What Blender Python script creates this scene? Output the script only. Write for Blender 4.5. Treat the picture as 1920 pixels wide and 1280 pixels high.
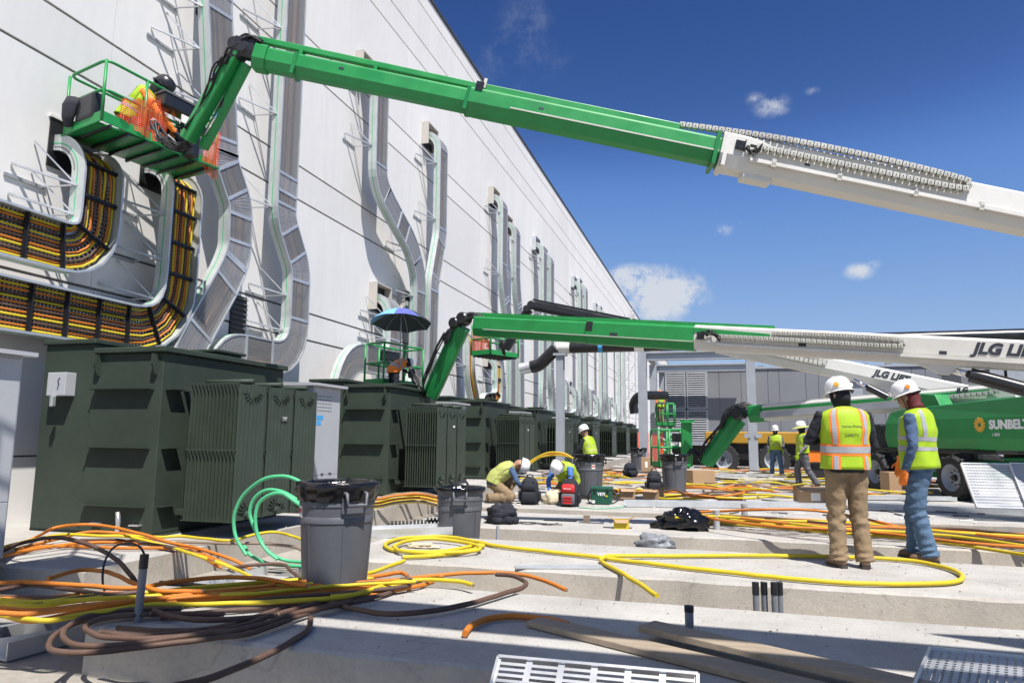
import bpy, bmesh, math, random
from mathutils import Vector as V, Matrix
for _o in list(bpy.data.objects): bpy.data.objects.remove(_o)
rnd = random.Random(11)
SC = bpy.context.scene; COL = SC.collection
# ------------------------------------------------------------------ camera, sky, sun, exposure
CZ = 1.25; FPX = 1320.0
# world axes seen from the camera (right, up, forward)
AX = V((0.96066143, 0.02871569, -0.27623363)); AY = V((0.27757895, -0.13121914, 0.95169925)); AZ = V((0.00891844, 0.99093741, 0.13402804))
CAM = V((0, 0, CZ))
cd = bpy.data.cameras.new('camera'); cam = bpy.data.objects.new('camera', cd); COL.objects.link(cam)
cd.sensor_width = 36; cd.lens = FPX / 1920 * 36; cd.clip_start = .05; cd.clip_end = 3000
cam.matrix_world = Matrix(((AX.x, AX.y, -AX.z, 0), (AY.x, AY.y, -AY.z, 0), (AZ.x, AZ.y, -AZ.z, CZ), (0, 0, 0, 1)))
SC.camera = cam
LIGHT = V((-.37, .42, -1)).normalized()          # the way the sunlight travels
sl = bpy.data.lights.new('sun', 'SUN'); so = bpy.data.objects.new('sun', sl); COL.objects.link(so)
sl.energy = 5.0; sl.angle = math.radians(.53); sl.color = (1, .955, .89)
so.rotation_euler = LIGHT.to_track_quat('-Z', 'Y').to_euler(); so.location = (6, -8, 20)
W = bpy.data.worlds.new('World'); SC.world = W; W.use_nodes = True
def ray(px, py):
    d = V(((px - 960) / FPX, -(py - 640) / FPX, 1)); return V((d.dot(AX), d.dot(AY), d.dot(AZ)))
def at_x(px, py, x): r = ray(px, py); return CAM + r * (x / r.x)
def at_y(px, py, y): r = ray(px, py); return CAM + r * (y / r.y)
def at_z(px, py, z): r = ray(px, py); return CAM + r * ((z - CZ) / r.z)
def at_d(px, py, d): return CAM + ray(px, py) * d
def world_sky():
    nt = W.node_tree; N = nt.nodes; L = nt.links; N.clear()
    out = N.new('ShaderNodeOutputWorld'); bg = N.new('ShaderNodeBackground'); bg.inputs[1].default_value = .07
    sky = N.new('ShaderNodeTexSky'); sky.sky_type = 'NISHITA'; sky.sun_disc = False
    S = -LIGHT
    sky.sun_elevation = math.asin(S.z); sky.sun_rotation = math.atan2(S.x, S.y)
    sky.altitude = 300; sky.air_density = 1.0; sky.dust_density = 0.; sky.ozone_density = 4.
    tc = N.new('ShaderNodeTexCoord')
    # polarised, saturated rendition of the clear sky, the same in every direction
    pre = N.new('ShaderNodeVectorMath'); pre.operation = 'SCALE'; pre.inputs[3].default_value = 1 / 8; L.new(sky.outputs[0], pre.inputs[0])
    cv = N.new('ShaderNodeRGBCurve'); L.new(pre.outputs[0], cv.inputs[1])
    for i, pts in enumerate((((.121, .053), (.166, .145), (.316, .325), (.488, .44), (1, .6)), ((.22, .138), (.296, .32), (.519, .525), (.71, .62), (1, .75)), ((.4225, .415), (.5325, .735), (.78, .88), (.875, .905), (1, .95)))):
        c = cv.mapping.curves[i]; c.points[0].location = (0, 0); c.points[1].location = pts[-1]
        for p in pts[:-1]: c.points.new(*p)
    cv.mapping.update()
    cc = N.new('ShaderNodeVectorMath'); cc.operation = 'SCALE'; cc.inputs[3].default_value = 8; L.new(cv.outputs[0], cc.inputs[0])
    def math_(op, a, b=None, c=None):
        n = N.new('ShaderNodeMath'); n.operation = op
        for i, v in enumerate((a, b, c)):
            if v is None: continue
            if isinstance(v, (int, float)): n.inputs[i].default_value = v
            else: L.new(v, n.inputs[i])
        return n.outputs[0]
    no = N.new('ShaderNodeTexNoise'); no.inputs['Scale'].default_value = 19; no.inputs['Detail'].default_value = 9; no.inputs['Roughness'].default_value = .68
    L.new(tc.outputs['Generated'], no.inputs['Vector'])
    # fair-weather clouds: a few low cumulus puffs, thin wisps elsewhere
    total = None
    flat = N.new('ShaderNodeVectorMath'); flat.operation = 'MULTIPLY'; flat.inputs[1].default_value = (1, 1, 1.75); L.new(tc.outputs['Generated'], flat.inputs[0])
    for px, py, rad, amp in ((1235, 552, .085, 1.5), (1190, 528, .055, 1.35), (1270, 562, .05, 1.0), (1448, 198, .034, .66), (1415, 185, .02, .5), (1612, 508, .026, .85), (1640, 495, .016, .6), (1352, 432, .024, .6), (1395, 415, .014, .4),
                             (1524, 170, .014, .5), (1350, 677, .022, .6)):
        d = ray(px, py).normalized()
        dp = N.new('ShaderNodeVectorMath'); dp.operation = 'DISTANCE'; dp.inputs[1].default_value = (d.x, d.y, d.z * 1.75)
        L.new(flat.outputs[0], dp.inputs[0])
        m = N.new('ShaderNodeMapRange'); m.inputs[1].default_value = rad; m.inputs[2].default_value = rad * .1; m.inputs[3].default_value = 0; m.inputs[4].default_value = amp
        L.new(dp.outputs['Value'], m.inputs[0])
        total = m.outputs[0] if total is None else math_('MAXIMUM', total, m.outputs[0])
    wn = N.new('ShaderNodeTexNoise'); wn.inputs['Scale'].default_value = 2.2; wn.inputs['Detail'].default_value = 3
    L.new(tc.outputs['Generated'], wn.inputs['Vector'])
    wm = N.new('ShaderNodeMapRange'); wm.inputs[1].default_value = .60; wm.inputs[2].default_value = .8; wm.inputs[4].default_value = .35
    L.new(wn.outputs[0], wm.inputs[0])
    total = math_('MAXIMUM', total, wm.outputs[0])
    # edge broken up by noise
    k = math_('MULTIPLY', total, math_('MULTIPLY_ADD', no.outputs[0], 4.2, -1.55))
    cl = N.new('ShaderNodeMapRange'); cl.inputs[1].default_value = .05; cl.inputs[2].default_value = .75; cl.inputs[4].default_value = .88; cl.interpolation_type = 'SMOOTHSTEP'
    L.new(k, cl.inputs[0])
    mx = N.new('ShaderNodeMix'); mx.data_type = 'RGBA'; mx.inputs[7].default_value = (6.6, 6.9, 7.4, 1)
    L.new(cl.outputs[0], mx.inputs[0]); L.new(cc.outputs[0], mx.inputs[6]); L.new(mx.outputs[2], bg.inputs[0]); L.new(bg.outputs[0], out.inputs[0])
world_sky()
SC.view_settings.view_transform = 'Standard'; SC.view_settings.look = 'None'; SC.view_settings.exposure = .6; SC.view_settings.gamma = 1
SC.cycles.max_bounces = 5; SC.cycles.transparent_max_bounces = 8

# ------------------------------------------------------------------ materials
MATS = {}
def M(name, col=(.5, .5, .5), rough=.5, metal=0., var=.12, scale=2.5, fine=30., bump=0., bscale=60., spec=.5, stretch=(1, 1, 1), dirt=0., dirtcol=(.18, .15, .12), coat=0., side=None, spots=0., each=0., cracks=0., streak=0.):
    if name in MATS: return MATS[name]
    m = bpy.data.materials.new(name); m.use_nodes = True; nt = m.node_tree; N = nt.nodes; L = nt.links
    b = N['Principled BSDF']; b.inputs['Roughness'].default_value = rough; b.inputs['Metallic'].default_value = metal
    b.inputs['Specular IOR Level'].default_value = spec; b.inputs['Coat Weight'].default_value = coat
    g = N.new('ShaderNodeNewGeometry'); mp = N.new('ShaderNodeVectorMath'); mp.operation = 'MULTIPLY'; mp.inputs[1].default_value = stretch
    L.new(g.outputs['Position'], mp.inputs[0])
    def noise(s, det=4, ro=.55):
        n = N.new('ShaderNodeTexNoise'); n.inputs['Scale'].default_value = s; n.inputs['Detail'].default_value = det; n.inputs['Roughness'].default_value = ro
        L.new(mp.outputs[0], n.inputs['Vector']); return n.outputs[0]
    def mixc(f, a, bb, blend='MIX'):
        x = N.new('ShaderNodeMix'); x.data_type = 'RGBA'; x.blend_type = blend
        for s, v in ((0, f), (6, a), (7, bb)):
            if isinstance(v, (int, float)): x.inputs[s].default_value = v
            elif isinstance(v, tuple): x.inputs[s].default_value = (*v, 1)
            else: L.new(v, x.inputs[s])
        return x.outputs[2]
    def rng(v, a, bb, c=0., d=1.):
        r = N.new('ShaderNodeMapRange'); r.inputs[1].default_value = a; r.inputs[2].default_value = bb; r.inputs[3].default_value = c; r.inputs[4].default_value = d
        L.new(v, r.inputs[0]); return r.outputs[0]
    base = col
    if side is not None:                           # formed side faces of a pour are a different concrete than its trowelled top
        sp = N.new('ShaderNodeSeparateXYZ'); L.new(g.outputs['True Normal'], sp.inputs[0])
        base = mixc(rng(sp.outputs[2], .5, .8), side, col)
    lo = tuple(c * (1 - var) for c in col); hi = tuple(min(1, c * (1 + var)) for c in col)
    n1 = rng(noise(scale), .3, .7); n2 = rng(noise(fine, 3), .3, .7)
    f1 = N.new('ShaderNodeMath'); f1.operation = 'MULTIPLY_ADD'; L.new(n1, f1.inputs[0]); f1.inputs[1].default_value = .65
    f2 = N.new('ShaderNodeMath'); f2.operation = 'MULTIPLY'; L.new(n2, f2.inputs[0]); f2.inputs[1].default_value = .35
    L.new(f2.outputs[0], f1.inputs[2])
    r2 = N.new('ShaderNodeMapRange'); r2.inputs[3].default_value = 1 - var; r2.inputs[4].default_value = 1 + var; L.new(f1.outputs[0], r2.inputs[0])
    sc = N.new('ShaderNodeCombineColor')
    for i in range(3): L.new(r2.outputs[0], sc.inputs[i])
    c = mixc(1., base, sc.outputs[0], 'MULTIPLY')
    if dirt > 0:
        c = mixc(rng(noise(scale * .6 + .7, 7, .68), .52, .74, 0, dirt), c, dirtcol)
    if spots > 0:
        c = mixc(rng(noise(fine * .7, 2), .66, .72, 0, spots), c, dirtcol)
    if streak > 0:                                 # run-off streaks down a wall face
        st = N.new('ShaderNodeVectorMath'); st.operation = 'MULTIPLY'; st.inputs[1].default_value = (1, 2.6, .12); L.new(g.outputs['Position'], st.inputs[0])
        sn = N.new('ShaderNodeTexNoise'); sn.inputs['Scale'].default_value = 1.3; sn.inputs['Detail'].default_value = 6; sn.inputs['Roughness'].default_value = .65; L.new(st.outputs[0], sn.inputs['Vector'])
        c = mixc(rng(sn.outputs[0], .53, .75, 0, streak), c, dirtcol)
    if each > 0:                                   # no two castings are quite the same tone
        oi = N.new('ShaderNodeObjectInfo'); k_ = N.new('ShaderNodeCombineColor')
        for i in range(3): L.new(rng(oi.outputs['Random'], 0, 1, 1 - each, 1 + each * .4), k_.inputs[i])
        c = mixc(1., c, k_.outputs[0], 'MULTIPLY')
    if cracks > 0:
        wp = N.new('ShaderNodeTexNoise'); wp.inputs['Scale'].default_value = 2.2; wp.inputs['Detail'].default_value = 5; L.new(g.outputs['Position'], wp.inputs['Vector'])
        ad = N.new('ShaderNodeVectorMath'); ad.operation = 'MULTIPLY_ADD'; ad.inputs[1].default_value = (.5, .5, .5); L.new(wp.outputs['Color'], ad.inputs[0]); L.new(g.outputs['Position'], ad.inputs[2])
        vo = N.new('ShaderNodeTexVoronoi'); vo.feature = 'DISTANCE_TO_EDGE'; vo.inputs['Scale'].default_value = .42; L.new(ad.outputs[0], vo.inputs['Vector'])
        c = mixc(rng(vo.outputs['Distance'], .0015, .005, cracks, 0), c, tuple(x * .5 for x in dirtcol))
    L.new(c, b.inputs['Base Color'])
    rr = N.new('ShaderNodeMapRange'); rr.inputs[3].default_value = max(.03, rough - .09); rr.inputs[4].default_value = min(1, rough + .09); L.new(n1, rr.inputs[0]); L.new(rr.outputs[0], b.inputs['Roughness'])
    if bump > 0:
        bp = N.new('ShaderNodeBump'); bp.inputs['Strength'].default_value = bump; bp.inputs['Distance'].default_value = .01
        L.new(noise(bscale, 5, .6), bp.inputs['Height']); L.new(bp.outputs[0], b.inputs['Normal'])
    MATS[name] = m; return m
def perforated(name, col, cell=.02, hole=.62, metal=.3, rough=.48, along=1.6):
    """sheet metal punched with rows of slots; the slots are open"""
    m = bpy.data.materials.new(name); m.use_nodes = True; nt = m.node_tree; N = nt.nodes; L = nt.links
    b = N['Principled BSDF']; b.inputs['Base Color'].default_value = (*col, 1); b.inputs['Metallic'].default_value = metal; b.inputs['Roughness'].default_value = rough
    uv = N.new('ShaderNodeUVMap'); sp = N.new('ShaderNodeSeparateXYZ'); L.new(uv.outputs[0], sp.inputs[0])
    def fr(o, c):
        d = N.new('ShaderNodeMath'); d.operation = 'DIVIDE'; d.inputs[1].default_value = c; L.new(o, d.inputs[0])
        f = N.new('ShaderNodeMath'); f.operation = 'FRACT'; L.new(d.outputs[0], f.inputs[0])
        l = N.new('ShaderNodeMath'); l.operation = 'LESS_THAN'; l.inputs[1].default_value = hole; L.new(f.outputs[0], l.inputs[0]); return l.outputs[0]
    mu = N.new('ShaderNodeMath'); mu.operation = 'MULTIPLY'; L.new(fr(sp.outputs[0], cell * along), mu.inputs[0]); L.new(fr(sp.outputs[1], cell), mu.inputs[1])
    tr = N.new('ShaderNodeBsdfTransparent'); mx = N.new('ShaderNodeMixShader'); out = N['Material Output']
    L.new(mu.outputs[0], mx.inputs[0]); L.new(b.outputs[0], mx.inputs[1]); L.new(tr.outputs[0], mx.inputs[2]); L.new(mx.outputs[0], out.inputs[0])
    MATS[name] = m; return m
M('slab', (.375, .362, .34), .85, var=.22, scale=1.3, fine=30, bump=.32, bscale=60, cracks=.22, dirt=.55, dirtcol=(.25, .225, .195), side=(.41, .375, .325), spots=.5)
M('ground', (.30, .275, .24), .95, var=.25, scale=.8, fine=14, bump=.8, bscale=25, dirt=.5)
M('panel', (.70, .688, .672), .8, var=.06, each=.06, streak=.28, scale=.5, fine=5, stretch=(1, 1, .35), bump=.08, bscale=40, dirt=.08, dirtcol=(.56, .54, .52))
M('joint', (.13, .13, .135), .9)
M('trim', (.05, .055, .06), .5)
M('tgreen', (.040, .054, .042), .5, spec=.18, var=.16, scale=1.5, fine=9, dirt=.16, dirtcol=(.085, .085, .07), bump=.03, bscale=12)
M('tgreen2', (.048, .064, .050), .45, spec=.22, var=.14, scale=2, fine=9, dirt=.1, dirtcol=(.085, .085, .07))
M('cabgrey', (.40, .415, .44), .42, var=.04)
M('galvbr', (.42, .43, .45), .45, metal=.5, var=.15)
M('galv', (.58, .595, .61), .42, metal=.55, var=.14, scale=3, fine=18)
M('galvside', (.50, .53, .515), .42, metal=.3, var=.12, scale=4)
M('steel', (.36, .385, .42), .5, metal=.25, var=.08)
M('alu', (.74, .745, .75), .33, metal=.75, var=.1)
M('yel', (.55, .42, .022), .6, spec=.3, dirt=.2, var=.1, scale=6); M('org', (.52, .165, .022), .6, spec=.3, dirt=.2, var=.12, scale=6)
M('brn', (.10, .058, .042), .6, spec=.3, dirt=.3, var=.2, scale=6); M('tan', (.24, .175, .135), .5, var=.2)
M('tanorg', (.40, .20, .09), .5, var=.2)
M('blk', (.012, .012, .014), .45, var=.2); M('rub', (.02, .02, .021), .8, var=.3, bump=.2)
M('grn', (.016, .25, .06), .42, var=.14, scale=3, fine=40, dirt=.4, dirtcol=(.03, .15, .055), spots=.35)
M('grn2', (.010, .18, .045), .36, var=.10, scale=2, coat=.1)
M('wht', (.63, .62, .58), .42, var=.06, scale=2, fine=30, dirt=.35, dirtcol=(.52, .47, .39), spots=.3)
M('chain', (.50, .49, .44), .5, var=.2); M('bb', (.016, .017, .02), .3, var=.2)
M('hose', (.075, .42, .20), .45); M('encl', (.20, .21, .23), .42, var=.06, scale=.7); M('louv', (.36, .38, .42), .45, metal=.2)
M('pipe', (.014, .014, .016), .32, var=.25); M('mesh', (.85, .10, .025), .6)
M('wood', (.31, .25, .185), .8, var=.25, scale=3, fine=60, stretch=(1, 8, 8), bump=.3)
M('can', (.088, .092, .105), .48, var=.08, scale=8, dirt=.12, dirtcol=(.2, .2, .2)); M('bag', (.006, .006, .007), .16, var=.2, bump=.25, bscale=35)
M('card', (.38, .25, .145), .8, var=.12, scale=6); M('cardd', (.27, .175, .10), .85, var=.1)
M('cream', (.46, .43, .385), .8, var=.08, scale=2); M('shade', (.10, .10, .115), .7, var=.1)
M('hivis', (.33, .50, .012), .65, var=.06, scale=9, bump=.25, bscale=45); M('refl', (.34, .35, .37), .4); M('vorg', (.92, .22, .02), .6)
M('khaki', (.235, .165, .095), .85, var=.12, scale=8, bump=.4, bscale=38); M('jean', (.075, .135, .22), .85, var=.28, scale=7, fine=40, bump=.4, bscale=42)
M('denim', (.06, .105, .195), .85, var=.15, scale=8, bump=.4, bscale=40); M('navy', (.012, .014, .022), .85, var=.2, bump=.3)
M('helm', (.80, .80, .82), .28, var=.02); M('skin', (.36, .19, .125), .55, var=.06); M('boot', (.16, .10, .06), .75, var=.2); M('sole', (.05, .045, .04), .9)
M('red', (.55, .02, .02), .5); M('deepgreen', (.008, .075, .045), .4); M('maroon', (.10, .012, .015), .8)
M('covermat', (.23, .215, .205), .5, metal=.35, var=.45, scale=3, fine=26, stretch=(1, 9, .35))
M('paper', (.8, .78, .72), .7, var=.04); M('tapeblue', (.05, .33, .66), .6)
M('umb1', (.16, .42, .75), .6); M('umb2', (.09, .11, .38), .6); M('umb3', (.035, .05, .065), .7); M('blue', (.05, .14, .42), .7); M('beige', (.55, .47, .33), .9, var=.12, scale=9, bump=.5)
M('gold', (.75, .42, .05), .5); M('lett', (.03, .035, .05), .5); M('whitep', (.85, .85, .85), .5); M('cyl', (.02, .02, .022), .25, spec=.6); M('chrome', (.8, .8, .8), .12, metal=1)
M('cat', (.40, .22, .02), .5, var=.1); M('pvc', (.17, .18, .20), .5); M('hivisold', (.42, .45, .13), .7, var=.1, bump=.3); M('plaid', (.2, .2, .2), .8, var=.8, scale=38, fine=70)
perforated('cover', (.30, .295, .29), .020, .66); perforated('cover2', (.40, .40, .41), .020, .60); perforated('alugrid', (.72, .73, .74), .03, .55); perforated('netting', (.72, .085, .02), .035, .70, metal=0, rough=.6, along=1.)

# ------------------------------------------------------------------ mesh building
ORG = {}
def fr(t, up=(0, 0, 1)):
    t = V(t).normalized(); up = V(up)
    s = t.cross(up)
    if s.length < 1e-5: s = t.cross(V((0, 1, 0)))
    if s.length < 1e-5: s = t.cross(V((1, 0, 0)))
    s.normalize(); return t, s, s.cross(t)
def crom(pts, n=6):
    pts = [V(p) for p in pts]
    if len(pts) < 3: return pts
    P = [pts[0] * 2 - pts[1]] + pts + [pts[-1] * 2 - pts[-2]]; out = []
    for i in range(1, len(P) - 2):
        a, b, c, d = P[i - 1:i + 3]
        for k in range(n):
            t = k / n; out.append(.5 * (2 * b + (c - a) * t + (2 * a - 5 * b + 4 * c - d) * t * t + (3 * b - a - 3 * c + d) * t ** 3))
    return out + [pts[-1]]
def lerps(vals, n):
    out = []
    for i in range(len(vals) - 1):
        for k in range(n):
            t = k / n; t = t
            a, b = vals[i], vals[i + 1]
            out.append(tuple(x + (y - x) * t for x, y in zip(a, b)))
    return out + [tuple(vals[-1])]
class MB:
    def __init__(s): s.v = []; s.f = []; s.uv = {}
    def box(s, c, d, R=None):
        c = V(c); b = len(s.v)
        for x in (-.5, .5):
            for y in (-.5, .5):
                for z in (-.5, .5):
                    p = V((x * d[0], y * d[1], z * d[2])); s.v.append(c + (R @ p if R else p))
        for f in ((0, 1, 3, 2), (4, 6, 7, 5), (0, 4, 5, 1), (2, 3, 7, 6), (0, 2, 6, 4), (1, 5, 7, 3)): s.f.append([b + i for i in f])
        return s
    def bx(s, x0, x1, y0, y1, z0, z1): return s.box(((x0 + x1) / 2, (y0 + y1) / 2, (z0 + z1) / 2), (abs(x1 - x0), abs(y1 - y0), abs(z1 - z0)))
    def bar(s, p0, p1, w, h, up=(0, 0, 1)):
        return s.ext([(-w / 2, -h / 2), (w / 2, -h / 2), (w / 2, h / 2), (-w / 2, h / 2)], p0, p1, up)
    def ext(s, prof, p0, p1, up=(0, 0, 1), k=1., caps=True):
        p0, p1 = V(p0), V(p1); t, a, u = fr(p1 - p0, up); b = len(s.v); n = len(prof)
        for c, q in ((p0, 1.), (p1, k)):
            for x, y in prof: s.v.append(c + a * x * q + u * y * q)
        for i in range(n): j = (i + 1) % n; s.f.append([b + i, b + j, b + n + j, b + n + i])
        if caps: s.f.append([b + i for i in reversed(range(n))]); s.f.append([b + n + i for i in range(n)])
        return s
    def tube(s, pts, r, n=8, closed=False, caps=True):
        pts = [V(p) for p in pts]; m = len(pts); b = len(s.v); pu = None
        for i, p in enumerate(pts):
            q0 = pts[(i - 1) % m] if closed or i else p; q1 = pts[(i + 1) % m] if closed or i < m - 1 else p
            t = (q1 - q0)
            if t.length < 1e-9: t = V((0, 0, 1))
            t.normalize()
            if pu is None: _, a, u = fr(t)
            else:
                u = pu - t * pu.dot(t)
                if u.length < 1e-6: _, a, u = fr(t)
                u.normalize(); a = t.cross(u)
            pu = u; rr = r[i] if isinstance(r, (list, tuple)) else r
            for k in range(n): th = 2 * math.pi * k / n; s.v.append(p + (a * math.cos(th) + u * math.sin(th)) * rr)
        for i in range(m if closed else m - 1):
            i2 = (i + 1) % m
            for k in range(n): k2 = (k + 1) % n; s.f.append([b + i * n + k, b + i * n + k2, b + i2 * n + k2, b + i2 * n + k])
        if caps and not closed: s.f.append([b + k for k in reversed(range(n))]); s.f.append([b + (m - 1) * n + k for k in range(n)])
        return s
    def etube(s, pts, rad, right=(1, 0, 0), n=16, caps=True, e=1.):
        pts = [V(p) for p in pts]; m = len(pts); b = len(s.v)
        for i, p in enumerate(pts):
            t = pts[min(i + 1, m - 1)] - pts[max(i - 1, 0)]; t.normalize()
            a = V(right); a = a - t * a.dot(t)
            if a.length < 1e-4: _, a, _u = fr(t)
            a.normalize(); u = t.cross(a); ra, rb = rad[i]
            for k in range(n):
                th = 2 * math.pi * k / n; c, q = math.cos(th), math.sin(th)
                c = math.copysign(abs(c) ** e, c); q = math.copysign(abs(q) ** e, q)
                s.v.append(p + a * c * ra + u * q * rb)
        for i in range(m - 1):
            for k in range(n): k2 = (k + 1) % n; s.f.append([b + i * n + k, b + i * n + k2, b + (i + 1) * n + k2, b + (i + 1) * n + k])
        if caps: s.f.append([b + k for k in reversed(range(n))]); s.f.append([b + (m - 1) * n + k for k in range(n)])
        return s
    def lathe(s, c, prof, n=24, axis=None, wob=None, caps=False):
        c = V(c); b = len(s.v); t, a, u = fr(axis or (0, 0, 1)) if axis else (V((0, 0, 1)), V((1, 0, 0)), V((0, 1, 0)))
        for i, (r, z) in enumerate(prof):
            for k in range(n):
                th = 2 * math.pi * k / n; q = r + (wob(i, th) if wob else 0); s.v.append(c + t * z + (a * math.cos(th) + u * math.sin(th)) * q)
        for i in range(len(prof) - 1):
            for k in range(n): k2 = (k + 1) % n; s.f.append([b + i * n + k, b + i * n + k2, b + (i + 1) * n + k2, b + (i + 1) * n + k])
        if caps: s.f.append([b + k for k in reversed(range(n))]); s.f.append([b + (len(prof) - 1) * n + k for k in range(n)])
        return s
    def poly(s, pts, ex):
        b = len(s.v); n = len(pts); ex = V(ex)
        s.v += [V(p) for p in pts] + [V(p) + ex for p in pts]
        s.f.append([b + i for i in reversed(range(n))]); s.f.append([b + n + i for i in range(n)])
        for i in range(n): j = (i + 1) % n; s.f.append([b + i, b + j, b + n + j, b + n + i])
        return s
    def quad(s, a, b_, c, d, uv=None):
        b = len(s.v); s.v += [V(a), V(b_), V(c), V(d)]; s.f.append([b, b + 1, b + 2, b + 3])
        if uv: s.uv[len(s.f) - 1] = uv
        return s
    def ell(s, c, r, n=14, m=10):
        c = V(c); pr = [(math.sin(math.pi * i / m), -math.cos(math.pi * i / m)) for i in range(m + 1)]
        b = len(s.v)
        for q, z in pr:
            for k in range(n): th = 2 * math.pi * k / n; s.v.append(c + V((q * r[0] * math.cos(th), q * r[1] * math.sin(th), z * r[2])))
        for i in range(m):
            for k in range(n): k2 = (k + 1) % n; s.f.append([b + i * n + k, b + i * n + k2, b + (i + 1) * n + k2, b + (i + 1) * n + k])
        return s
    def mesh(s, name, o, smooth):
        me = bpy.data.meshes.new(name); me.from_pydata([tuple(p - o) for p in s.v], [], s.f)
        if s.uv:
            ul = me.uv_layers.new(name='UVMap')
            for p in me.polygons:
                u = s.uv.get(p.index)
                if u:
                    for li, q in zip(p.loop_indices, u): ul.data[li].uv = q
        if smooth:
            me.polygons.foreach_set('use_smooth', [True] * len(me.polygons))
            if smooth == 2: me.set_sharp_from_angle(angle=math.radians(38))
        me.update(); return me
    def build(s, name, mat, parent=None, smooth=0, bevel=0., kind=None, label=None, cat=None, group=None, fix=False):
        if parent is not None: o = ORG[parent.name]
        else:
            xs = [p.x for p in s.v]; ys = [p.y for p in s.v]; zs = [p.z for p in s.v]; o = V(((min(xs) + max(xs)) / 2, (min(ys) + max(ys)) / 2, min(zs)))
        me = s.mesh(name, o, smooth); me.materials.append(MATS[mat] if isinstance(mat, str) else mat)
        if fix:
            bm = bmesh.new(); bm.from_mesh(me); bmesh.ops.recalc_face_normals(bm, faces=bm.faces); bm.to_mesh(me); bm.free()
        ob = bpy.data.objects.new(name, me); COL.objects.link(ob); ORG[ob.name] = o
        if parent is not None: ob.parent = parent
        else: ob.location = o
        if bevel:
            md = ob.modifiers.new('bevel', 'BEVEL'); md.width = bevel; md.segments = 2; md.limit_method = 'ANGLE'; md.angle_limit = math.radians(35)
        tag(ob, label, cat, group, kind); return ob
def tag(o, label=None, cat=None, group=None, kind=None):
    if label: o['label'] = label
    if cat: o['category'] = cat
    if group: o['group'] = group
    if kind: o['kind'] = kind
    return o
def thing(name, label, cat, loc=(0, 0, 0), rz=0, group=None, local=False):
    o = bpy.data.objects.new(name, None); COL.objects.link(o); o.empty_display_size = .1
    o.location = loc; o.rotation_euler = (0, 0, rz); ORG[o.name] = V((0, 0, 0)) if local else V(loc)
    return tag(o, label, cat, group)
def twin(me, name, parent, loc, R=None, mat=None):
    """one more piece that shares its mesh"""
    o = bpy.data.objects.new(name, me); COL.objects.link(o); o.parent = parent
    ORG[o.name] = ORG[parent.name]
    l = V(loc) - ORG[parent.name]
    o.matrix_local = Matrix.Translation(l) @ (R.to_4x4() if R else Matrix())
    return o
def copy_tree(o, parent=None, off=(0, 0, 0)):
    c = o.copy(); COL.objects.link(c); c.parent = parent; ORG[c.name] = ORG[o.name] + V(off)
    if parent is None: c.location = o.location + V(off)
    for ch in list(o.children): copy_tree(ch, c, off)
    return c
def text(body, parent, loc, right, up, size, mat, name='lettering', shear=0., bold=0., align='LEFT', depth=.003):
    cu = bpy.data.curves.new(name, 'FONT'); cu.body = body; cu.size = size; cu.shear = shear; cu.offset = bold; cu.align_x = align; cu.extrude = depth; cu.resolution_u = 3
    tmp = bpy.data.objects.new('tmp_text', cu); COL.objects.link(tmp); bpy.context.view_layer.update(); me = bpy.data.meshes.new_from_object(tmp.evaluated_get(bpy.context.evaluated_depsgraph_get())); bpy.data.objects.remove(tmp); me.materials.clear(); me.materials.append(MATS[mat]); o = bpy.data.objects.new(name, me); COL.objects.link(o); o.parent = parent; ORG[o.name] = ORG[parent.name]
    r = V(right).normalized(); u = V(up); u = (u - r * u.dot(r)).normalized(); n = r.cross(u); l = V(loc) - ORG[parent.name]
    o.matrix_local = Matrix(((r.x, u.x, n.x, l.x), (r.y, u.y, n.y, l.y), (r.z, u.z, n.z, l.z), (0, 0, 0, 1)))
    return o
# ------------------------------------------------------------------ ground and concrete pads
GZ = -.30
g = MB(); g.quad((-700, -300, GZ), (700, -300, GZ), (700, 900, GZ), (-700, 900, GZ)); g.build('ground', 'ground', kind='structure')
def pad(x0, x1, y0, y1, top=0., name='concrete_slab', joints=()):
    """a poured pad with slightly wavering, chipped edges"""
    m = MB(); nx = max(2, min(60, int((x1 - x0) / .22))); ny = 2
    rows = []
    xs = [x0 + (x1 - x0) * i / nx for i in range(nx + 1)]
    e0 = [y0 + rnd.uniform(-.008, .012) for _ in xs]; e1 = [y1 + rnd.uniform(-.012, .008) for _ in xs]
    ch = .014
    for y, z, sg in ((e0, GZ - .05, 0), (e0, top - ch, 0), (e0, top, ch), (e1, top, -ch), (e1, top - ch, 0), (e1, GZ - .05, 0)):
        rows.append([V((x, y[i] + sg + (rnd.uniform(0, .012) if sg else 0) * (1 if sg > 0 else -1), z - (rnd.uniform(0, .012) if z == top - ch else 0))) for i, x in enumerate(xs)])
    b = 0
    for r in rows: m.v += r
    n = nx + 1
    for j in range(len(rows) - 1):
        for i in range(nx): m.f.append([j * n + i, j * n + i + 1, (j + 1) * n + i + 1, (j + 1) * n + i])
    m.f.append([j * n for j in range(len(rows))][::1]); m.f.append([j * n + nx for j in reversed(range(len(rows)))])
    o = m.build(name, 'slab', kind='structure', fix=True)
    return o
SLABS = [(-4.0, 14, 3.85, 5.70), (-3.95, 14, 6.70, 8.50), (-4.3, 14, 9.60, 11.62), (-4.5, 14, 12.45, 14.50), (-4.5, 14, 15.35, 17.4), (-4.5, 14, 18.25, 20.3), (-4.5, 14, 21.15, 23.2), (-4.5, 14, 24.05, 26.1), (-4.5, 14, 27., 34.5)]
for s in SLABS: pad(*s)
pad(-9.75, -5.58, 5.30, 110); pad(-6.4, -4.6, .2, 3.1, -.14)
pad(-9.75, -6.2, -3, 4.75)
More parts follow.
